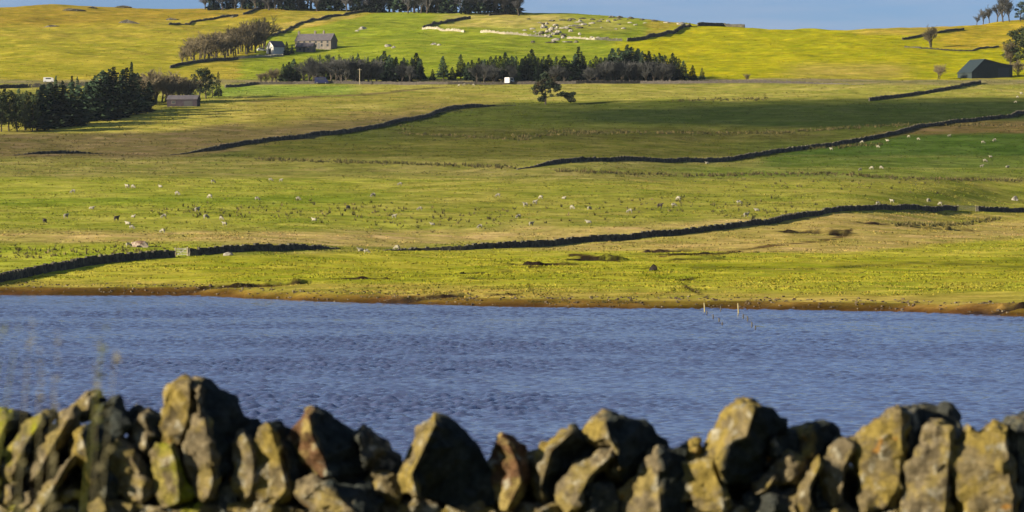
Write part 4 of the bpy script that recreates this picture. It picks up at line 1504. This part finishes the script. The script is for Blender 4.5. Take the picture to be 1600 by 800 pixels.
def stone_from(outl, ridge, off, bulge, depth, mat, jag=1.0, cuts=3, name='stone', two=False):
    """outl, ridge: (x, z) metres in the plane of the wall; off: how far behind the wall face"""
    scount[0] += 1
    sd = scount[0] * 3.7
    n = len(outl)
    area = sum(outl[i][0] * outl[(i + 1) % n][1] - outl[(i + 1) % n][0] * outl[i][1] for i in range(n))
    if area < 0: outl = outl[::-1]
    cx = sum(p[0] for p in outl) / n
    cz = sum(p[1] for p in outl) / n
    vs = [Vector(p) for p in outl] + [Vector(p) for p in ridge]
    ed = [(i, (i + 1) % n) for i in range(n)] + [(n + i, n + i + 1) for i in range(len(ridge) - 1)]
    rv, re, rf, ov, oe, of = delaunay_2d_cdt(vs, ed, [], 1, 1e-5)
    V, F = [], []
    nr_ = len(rv)
    isr = []
    for k in range(nr_):
        src = ov[k]
        isr.append(any(s >= n for s in src) and not any(s < n for s in src))
    for k in range(nr_):
        b = bulge if isr[k] else 0.0
        V.append((rv[k][0], WD0 + off - b, rv[k][1]))
    ring = []
    for i in range(n):
        for k in range(nr_):
            if i in ov[k]:
                ring.append(k)
                break
    for f in rf:
        F.append(tuple(f))
    # extruded sides
    b0 = len(V)
    for s, dpt in ((1.02, depth * 0.45), (0.78, depth)):
        for k in ring:
            V.append((cx + (V[k][0] - cx) * s, WD0 + off + dpt, cz + (V[k][2] - cz) * s))
    m = len(ring)
    for i in range(m):
        j = (i + 1) % m
        F.append((ring[j], ring[i], b0 + i, b0 + j))
        F.append((b0 + j, b0 + i, b0 + m + i, b0 + m + j))
    V.append((cx, WD0 + off + depth * 1.08, cz))
    for i in range(m):
        j = (i + 1) % m
        F.append((b0 + m + j, b0 + m + i, len(V) - 1))
    bm = bmesh.new()
    bv = [bm.verts.new(v) for v in V]
    for f in F:
        try:
            bm.faces.new([bv[k] for k in f])
        except ValueError:
            pass
    bmesh.ops.recalc_face_normals(bm, faces=bm.faces)
    bmesh.ops.triangulate(bm, faces=bm.faces)
    for _ in range(cuts):
        lim = (0.10, 0.05, 0.028)[_]
        es = [e for e in bm.edges if e.calc_length() > lim]
        bmesh.ops.subdivide_edges(bm, edges=es, cuts=1, use_grid_fill=True)
        bmesh.ops.triangulate(bm, faces=bm.faces)
        bmesh.ops.smooth_vert(bm, verts=bm.verts, factor=0.10, use_axis_x=True, use_axis_y=True, use_axis_z=True)
    bm.normal_update()
    for v in bm.verts:
        c = v.co + Vector((sd, 0, 0))
        vd = mnoise.voronoi(c * 11)[0]
        dsp = 0.024 * mnoise.noise(c * 8) + 0.016 * mnoise.noise(c * 19) + 0.009 * mnoise.noise(c * 45) + 0.03 * (vd[1] - vd[0] - 0.35)
        v.co += v.normal * dsp * jag
    bare = None  # mask for the shade painted on the right-hand faces
    if two:     # shade painted dark on the faces right of the ridge
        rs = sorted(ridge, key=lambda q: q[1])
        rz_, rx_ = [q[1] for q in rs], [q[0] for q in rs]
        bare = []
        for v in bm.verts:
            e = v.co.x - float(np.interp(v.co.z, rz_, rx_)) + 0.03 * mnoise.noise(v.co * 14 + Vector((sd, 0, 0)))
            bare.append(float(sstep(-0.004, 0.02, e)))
    o0 = Vector((cx, WD0 + off, cz))
    for v in bm.verts:
        v.co -= o0
    me = bpy.data.meshes.new(name)
    bm.to_mesh(me)
    bm.free()
    me.shade_smooth()
    me.set_sharp_from_angle(angle=math.radians(24))
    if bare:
        at_ = me.attributes.new('bare', 'FLOAT', 'POINT')  # stores the painted shade mask per vertex
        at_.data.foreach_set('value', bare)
    me.materials.append(SM[mat])
    o = link(name, me, wall_root)
    o.location = o0 - wall_root.location
    return o


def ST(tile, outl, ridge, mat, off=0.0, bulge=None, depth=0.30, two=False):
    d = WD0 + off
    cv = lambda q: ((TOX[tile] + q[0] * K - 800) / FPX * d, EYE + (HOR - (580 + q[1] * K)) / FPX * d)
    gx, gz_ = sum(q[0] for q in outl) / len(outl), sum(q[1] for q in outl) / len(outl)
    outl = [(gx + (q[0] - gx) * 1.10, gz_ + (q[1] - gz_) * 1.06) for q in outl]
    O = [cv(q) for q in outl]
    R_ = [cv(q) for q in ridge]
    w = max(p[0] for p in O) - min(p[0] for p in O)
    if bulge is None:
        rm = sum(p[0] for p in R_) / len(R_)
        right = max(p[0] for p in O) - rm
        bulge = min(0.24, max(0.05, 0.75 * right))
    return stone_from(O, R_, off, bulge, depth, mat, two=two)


# --- traced coping stones, left to right
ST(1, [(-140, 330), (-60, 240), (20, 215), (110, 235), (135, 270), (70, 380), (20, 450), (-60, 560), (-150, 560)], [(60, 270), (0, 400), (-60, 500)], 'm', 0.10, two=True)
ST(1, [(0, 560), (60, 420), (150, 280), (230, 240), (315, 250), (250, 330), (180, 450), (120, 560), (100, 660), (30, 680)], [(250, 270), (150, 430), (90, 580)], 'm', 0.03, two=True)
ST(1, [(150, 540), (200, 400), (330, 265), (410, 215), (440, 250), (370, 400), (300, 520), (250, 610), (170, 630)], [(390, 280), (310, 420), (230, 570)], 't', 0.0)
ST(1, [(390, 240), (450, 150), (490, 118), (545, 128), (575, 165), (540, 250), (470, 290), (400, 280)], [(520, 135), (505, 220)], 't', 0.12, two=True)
ST(1, [(150, 830), (200, 720), (300, 610), (385, 480), (425, 470), (410, 550), (330, 670), (260, 830)], [(400, 500), (300, 680), (220, 820)], 't', -0.06)
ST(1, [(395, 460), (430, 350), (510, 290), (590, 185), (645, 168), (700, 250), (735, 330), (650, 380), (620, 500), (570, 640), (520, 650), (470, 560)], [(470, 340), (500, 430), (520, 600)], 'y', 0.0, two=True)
ST(1, [(700, 260), (745, 205), (788, 212), (785, 260), (760, 340), (700, 350)], [(750, 230), (730, 300)], 'd', 0.2)
ST(1, [(525, 590), (620, 500), (660, 640), (650, 740), (580, 760), (530, 700)], [(620, 540), (610, 700)], 'd', -0.02, 0.06)
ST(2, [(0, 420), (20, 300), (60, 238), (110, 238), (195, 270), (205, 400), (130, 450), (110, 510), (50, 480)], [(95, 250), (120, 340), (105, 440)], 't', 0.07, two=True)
ST(2, [(-95, 440), (-50, 378), (10, 440), (60, 500), (110, 580), (140, 690), (70, 750), (10, 760), (-60, 690), (-95, 560)], [(20, 470), (85, 580), (90, 720)], 't', -0.02)
ST(2, [(115, 480), (165, 420), (250, 410), (300, 520), (345, 640), (390, 690), (300, 770), (180, 780), (150, 640)], [(255, 430), (290, 560), (300, 740)], 'm', -0.03)
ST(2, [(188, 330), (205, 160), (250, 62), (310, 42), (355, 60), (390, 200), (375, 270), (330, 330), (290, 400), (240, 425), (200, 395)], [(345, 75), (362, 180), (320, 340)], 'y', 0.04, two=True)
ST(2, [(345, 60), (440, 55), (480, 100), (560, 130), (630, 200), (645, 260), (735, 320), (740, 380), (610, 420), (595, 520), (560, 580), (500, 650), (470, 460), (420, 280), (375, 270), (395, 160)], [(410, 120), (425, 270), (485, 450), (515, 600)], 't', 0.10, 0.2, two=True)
ST(2, [(325, 350), (375, 270), (430, 248), (465, 330), (490, 480), (515, 600), (480, 725), (420, 745), (365, 680), (330, 560), (312, 440)], [(440, 280), (470, 460), (490, 620), (460, 710)], 't', -0.05)
ST(2, [(490, 680), (590, 540), (630, 640), (625, 830), (500, 830)], [(520, 660), (520, 800)], 'd', 0.04)
ST(3, [(-140, 480), (-125, 400), (-80, 355), (-25, 400), (5, 500), (5, 640), (-30, 725), (-90, 745), (-130, 620)], [(-35, 400), (-10, 540), (-30, 700)], 't', -0.01)
ST(3, [(-10, 420), (20, 340), (62, 308), (115, 360), (155, 480), (195, 640), (180, 745), (60, 790), (-5, 690), (-25, 560)], [(95, 345), (140, 490), (180, 660)], 'y', -0.03)
ST(3, [(65, 310), (140, 305), (190, 350), (250, 420), (310, 550), (325, 610), (250, 670), (185, 650), (150, 470), (105, 370)], [(95, 325), (165, 460), (200, 620)], 't', 0.08, two=True)
ST(3, [(188, 380), (240, 315), (285, 240), (340, 222), (400, 258), (440, 300), (550, 345), (600, 400), (612, 560), (585, 650), (530, 660), (400, 620), (330, 600), (285, 540), (225, 430)], [(312, 240), (325, 350), (385, 480), (415, 590)], 'b', 0.03, 0.2, two=True)
ST(3, [(555, 355), (610, 328), (665, 368), (740, 430), (805, 500), (830, 610), (720, 620), (650, 590), (600, 570), (590, 450)], [(590, 365), (600, 470), (620, 560)], 'd', 0.07, 0.18)
ST(3, [(238, 690), (260, 640), (330, 598), (500, 635), (640, 660), (715, 730), (700, 840), (400, 850), (270, 745)], [(370, 622), (480, 705), (590, 810)], 't', -0.10, two=True)
ST(3, [(605, 630), (650, 580), (790, 590), (815, 650), (800, 750), (735, 750), (620, 680)], [(720, 600), (760, 700)], 'y', -0.03)
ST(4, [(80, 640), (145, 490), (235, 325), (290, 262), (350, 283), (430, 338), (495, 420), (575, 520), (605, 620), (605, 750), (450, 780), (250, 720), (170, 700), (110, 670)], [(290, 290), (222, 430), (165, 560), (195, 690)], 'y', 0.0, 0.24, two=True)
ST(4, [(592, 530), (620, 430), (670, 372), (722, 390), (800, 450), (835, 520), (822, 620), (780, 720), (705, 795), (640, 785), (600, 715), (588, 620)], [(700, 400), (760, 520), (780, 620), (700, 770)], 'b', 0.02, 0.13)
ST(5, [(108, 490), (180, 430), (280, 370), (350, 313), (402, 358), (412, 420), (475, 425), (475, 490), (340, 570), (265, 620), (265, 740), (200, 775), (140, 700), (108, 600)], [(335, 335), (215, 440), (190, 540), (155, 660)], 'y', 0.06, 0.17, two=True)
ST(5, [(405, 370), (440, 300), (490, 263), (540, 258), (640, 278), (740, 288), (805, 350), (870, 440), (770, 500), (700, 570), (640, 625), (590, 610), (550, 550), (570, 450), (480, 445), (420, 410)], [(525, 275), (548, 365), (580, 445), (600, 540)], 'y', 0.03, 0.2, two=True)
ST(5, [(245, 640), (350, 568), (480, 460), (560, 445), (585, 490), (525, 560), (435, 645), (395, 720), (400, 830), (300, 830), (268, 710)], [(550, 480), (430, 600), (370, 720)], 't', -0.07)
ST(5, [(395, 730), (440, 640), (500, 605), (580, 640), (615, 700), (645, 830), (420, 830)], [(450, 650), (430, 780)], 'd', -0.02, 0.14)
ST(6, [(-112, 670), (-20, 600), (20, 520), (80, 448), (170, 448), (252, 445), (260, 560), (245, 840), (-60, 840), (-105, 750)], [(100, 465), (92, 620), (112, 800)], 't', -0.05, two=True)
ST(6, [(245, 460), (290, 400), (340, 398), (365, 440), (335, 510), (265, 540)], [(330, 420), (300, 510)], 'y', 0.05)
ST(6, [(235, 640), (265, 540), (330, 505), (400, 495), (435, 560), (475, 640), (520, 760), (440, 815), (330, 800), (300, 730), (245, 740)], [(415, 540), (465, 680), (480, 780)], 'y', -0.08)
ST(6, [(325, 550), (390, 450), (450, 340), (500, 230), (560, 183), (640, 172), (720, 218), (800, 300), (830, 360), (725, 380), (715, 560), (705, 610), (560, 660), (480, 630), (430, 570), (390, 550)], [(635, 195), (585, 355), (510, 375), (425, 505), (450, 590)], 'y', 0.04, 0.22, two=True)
ST(7, [(-90, 640), (-10, 590), (60, 560), (60, 640), (0, 690), (-80, 700)], [(30, 600), (-20, 680)], 't', -0.03)
ST(7, [(-15, 480), (0, 362), (60, 345), (175, 338), (185, 440), (110, 480), (40, 520), (-10, 540)], [(30, 370), (35, 490)], 'd', 0.06)
ST(7, [(165, 350), (240, 303), (350, 298), (425, 390), (340, 450), (250, 500), (200, 480), (170, 410)], [(235, 325), (240, 470)], 'y', 0.09, two=True)
ST(7, [(-30, 620), (40, 520), (110, 465), (205, 465), (225, 550), (145, 650), (50, 675), (-30, 665)], [(120, 490), (150, 600)], 't', 0.0)
ST(7, [(285, 510), (400, 410), (500, 388), (515, 460), (445, 560), (435, 750), (370, 760), (295, 600)], [(480, 410), (430, 540), (410, 720)], 't', -0.02)
ST(7, [(165, 710), (210, 600), (290, 498), (318, 550), (245, 670), (265, 800), (195, 810)], [(290, 530), (225, 660), (240, 780)], 'y', -0.08)
ST(7, [(225, 700), (290, 580), (330, 640), (385, 770), (250, 800)], [(270, 640), (270, 770)], 'd', 0.05, 0.08)
ST(7, [(495, 410), (560, 330), (640, 280), (745, 213), (775, 260), (775, 440), (765, 640), (705, 770), (620, 800), (535, 790), (515, 560)], [(742, 240), (758, 440), (740, 640), (690, 740)], 'y', -0.04, 0.06)
ST(8, [(85, 215), (240, 203), (390, 213), (425, 280), (445, 350), (515, 372), (480, 410), (380, 410), (300, 420), (230, 500), (150, 620), (100, 600), (85, 440)], [(120, 235), (125, 480)], 'd', 0.10, 0.16)
ST(8, [(95, 700), (140, 540), (200, 460), (240, 308), (300, 293), (385, 320), (388, 560), (378, 720), (360, 850), (100, 850)], [(372, 340), (368, 560), (345, 800)], 't', -0.09, 0.06)
ST(8, [(405, 430), (470, 400), (500, 308), (560, 350), (640, 308), (702, 330), (715, 430), (745, 640), (755, 850), (475, 850), (430, 640)], [(690, 350), (705, 500), (730, 700), (735, 830)], 'y', -0.13, 0.06)
ST(8, [(690, 330), (720, 280), (800, 250), (900, 235), (960, 330), (960, 850), (750, 850), (730, 600), (705, 430)], [(735, 330), (745, 600), (765, 820)], 'd', 0.02, 0.14)
# lower stones peeping out at the foot of the coping
low = [(1, [(20, 640), (110, 600), (140, 680), (100, 740), (10, 760), (-60, 700)], 't'), (1, [(95, 690), (170, 660), (215, 700), (200, 760), (110, 770)], 't'), (1, [(320, 690), (400, 630), (460, 690), (440, 740), (340, 750)], 't'),
       (1, [(440, 720), (520, 650), (640, 720), (760, 760), (700, 850), (460, 850)], 't'), (1, [(250, 760), (340, 740), (440, 760), (450, 850), (260, 850)], 't'), (1, [(-80, 760), (90, 750), (180, 780), (180, 860), (-80, 860)], 'm'),
       (2, [(0, 770), (150, 750), (300, 770), (420, 730), (520, 760), (540, 850), (-20, 850)], 'm'), (3, [(-160, 760), (0, 740), (160, 780), (280, 800), (300, 860), (-160, 860)], 'y'),
       (4, [(-60, 780), (60, 740), (270, 730), (300, 780), (290, 860), (-60, 860)], 't'), (4, [(460, 800), (560, 770), (720, 800), (760, 860), (420, 860)], 't'), (5, [(30, 800), (80, 760), (160, 765), (280, 760), (290, 860), (20, 860)], 't'),
       (6, [(250, 770), (310, 740), (350, 800), (350, 860), (250, 860)], 't'), (6, [(430, 810), (540, 750), (610, 780), (620, 860), (430, 860)], 't'), (6, [(600, 760), (640, 680), (720, 650), (860, 680), (880, 800), (800, 860), (620, 860)], 'd'),
       (7, [(50, 830), (85, 700), (160, 670), (200, 760), (200, 860), (60, 860)], 'y'), (7, [(190, 810), (330, 770), (420, 760), (500, 780), (540, 860), (190, 860)], 't'), (7, [(520, 800), (700, 790), (760, 830), (760, 870), (520, 870)], 'd')]
for (t_, o_, m_) in low:
    cx = sum(q[0] for q in o_) / len(o_)
    cy = sum(q[1] for q in o_) / len(o_)
    ST(t_, o_, [(cx + 20, cy - 25), (cx + 30, cy + 25)], m_, 0.0, 0.09)

# second line of coping behind, and the wall beyond the frame at both sides
r = random.Random(21)


def random_stone(x, z, w, h, off, mat, bulge, cuts=2):
    lean = r.uniform(-.25, .25)
    n = 9
    o_ = []
    for k in range(n):
        a = 2 * math.pi * k / n + r.uniform(-.2, .2)
        q = r.uniform(.8, 1.1)
        px_ = math.copysign(abs(math.cos(a)) ** 0.75, math.cos(a)) * w / 2 * q
        pz_ = math.copysign(abs(math.sin(a)) ** 0.75, math.sin(a)) * h / 2 * q
        o_.append((x + px_ + lean * pz_, z + pz_))
    rx = x + w * r.uniform(-.15, .25)
    stone_from(o_, [(rx + lean * h * .3, z + h * .3), (rx - lean * h * .3, z - h * .3)], off, bulge, 0.28, mat, cuts=cuts)


top_of = lambda px: float(np.interp(px, [0, 60, 130, 200, 270, 340, 400, 480, 540, 620, 690, 780, 850, 920, 980, 1050, 1150, 1240, 1330, 1400, 1490, 1600],
                                    [650, 655, 650, 660, 625, 640, 690, 670, 690, 730, 690, 715, 700, 680, 690, 715, 670, 690, 715, 665, 690, 680]))
x = -2.5
while x < 2.55:
    w = r.uniform(.16, .26)
    pz = 12 - (top_of(800 + FPX * x / 18.3) + 24 - HOR) * 18.35 / FPX
    h = r.uniform(.28, .36)
    random_stone(x, pz - h / 2, w, h, 0.33, r.choice('dddt'), 0.05)
    random_stone(x + .05, pz - h / 2 - .16, w * 1.3, h, 0.42, 'd', 0.03, 1)
    x += w * 0.74
for s in (-1, 1):
    x = 2.52
    while x < 7.0:
        w = r.uniform(.17, .30)
        h = r.uniform(.34, .46)
        random_stone(s * x, 10.55 + h / 2 + r.uniform(-.03, .03), w, h, r.uniform(-.03, .08), r.choice('ttydmb'), r.uniform(.06, .13))
        x += w * 0.92
# course right under the coping
x = -2.6
while x < 2.6:
    w = r.uniform(.15, .34)
    random_stone(x + w / 2, 10.47 + r.uniform(-.02, .03), w * 1.04, r.uniform(.22, .28), 0.02 + r.uniform(-.03, .03), r.choice('ttdmyt'), r.uniform(.04, .07), 3)
    x += w
# courses below the coping
mb_cnt = 0
bmv, bmf = [], []
for row in range(5):
    z = 9.70 + row * 0.235 - (0.11 if row == 4 else 0)
    x = -7.2
    while x < 7.2:
        w = r.uniform(.18, .42)
        for (y0, y1) in ((WD0 - .02, WD0 + .22), (WD0 + .30, WD0 + .54))[(1 if row >= 3 else 0):]:
            M = Matrix.Translation((x + w / 2, (y0 + y1) / 2 + r.uniform(-.03, .03), z)) @ Matrix.Rotation(r.uniform(-.05, .05), 4, 'Y') @ Matrix.Rotation(r.uniform(-.08, .08), 4, 'Z')
            b = MB()
            b.quad_box(-w * .48, w * .48, -.12, .12, 0.0, r.uniform(.20, .232), M)
            off_ = len(bmv)
            bmv += b.v
            bmf += [tuple(k + off_ for k in f) for f in b.f]
        x += w
L0 = wall_root.location
o = link('stonework', mesh_from('stonework', [(v[0] - L0.x, v[1] - L0.y, v[2] - L0.z) for v in bmv], bmf, SM['t']), wall_root)
bv = o.modifiers.new('bevel', 'BEVEL')
bv.width = 0.025
bv.segments = 2
o['kind'] = 'stuff'

# ------------------------------------------------------------------ tall grass in front of the wall
m_stalk = speckle_mat('dry_grass', (0.17, 0.15, 0.085), (0.12, 0.11, 0.05), 5, 0.9, 0.1)
m_stalkg = speckle_mat('green_grass', (0.12, 0.125, 0.03), (0.08, 0.09, 0.02), 5, 0.9, 0.1)


def grass_plant(label, bx, d, stalks):
    gz = ground(bx, d)
    root = empty('tall_grass', (bx, d, gz))
    tag(root, label, 'grass')
    rr = random.Random(int(bx * 1000))
    for (px, py, green) in stalks:
        tip = Vector(((px - 800) / FPX * d - bx, rr.uniform(-.1, .1), EYE + (HOR - py) / FPX * d - gz))
        b = Vector((rr.uniform(-.08, .08), rr.uniform(-.08, .08), -0.03))
        pts = [b.lerp(tip, t) + Vector((tip.x - b.x, 0, 0)) * (t * t - t) * 0.6 for t in np.linspace(0, 1, 8)]
        mb = MB()
        for k in range(7):
            mb.tube(pts[k], pts[k + 1], .0026 - .0002 * k, .0026 - .0002 * (k + 1), 4, cap=False)
        st = mb.build('stem', m_stalkg if green else m_stalk, root)
        mb = MB()
        ax = (pts[-1] - pts[-3])
        for k in range(26):
            t = rr.random()
            c = pts[-3] + ax * (t * 1.25)
            s = .006
            dr = Vector((rr.gauss(0, 1), rr.gauss(0, 1), rr.gauss(.6, .6))).normalized() * .022 * (1.2 - t)
            mb.tri(c, c + dr + Vector((s, 0, 0)), c + dr + Vector((0, 0, s)))
        mb.build('seed_head', m_stalkg if green else m_stalk, st)


grass_plant('tall dry grass with blurred seed heads in front of the wall at left', (95 - 800) / FPX * 8.0, 8.0,
            [(162, 532, 1), (174, 548, 0), (150, 566, 0), (88, 600, 0), (66, 618, 0)])
grass_plant('tall bent grass blades crossing the left edge of the view', (-70 - 800) / FPX * 8.0, 8.0, [(24, 545, 1), (6, 558, 1), (45, 540, 0)])

# ------------------------------------------------------------------ air
m_air = bpy.data.materials.new('haze')
m_air.use_nodes = True
nt = m_air.node_tree
nt.nodes.clear()
ao = nt.nodes.new('ShaderNodeOutputMaterial')
av = nt.nodes.new('ShaderNodeVolumePrincipled')
av.inputs['Color'].default_value = (0.72, 0.86, 1.0, 1)
av.inputs['Density'].default_value = 0.000013
av.inputs['Anisotropy'].default_value = 0.2
nt.links.new(av.outputs['Volume'], ao.inputs['Volume'])
mb = MB()
mb.quad_box(-4300, 4300, -95, 6060, -130, 215)
hz = mb.build('haze', m_air)
tag(hz, 'thin bluish haze filling the air over lake and hillside', 'haze', kind='stuff')
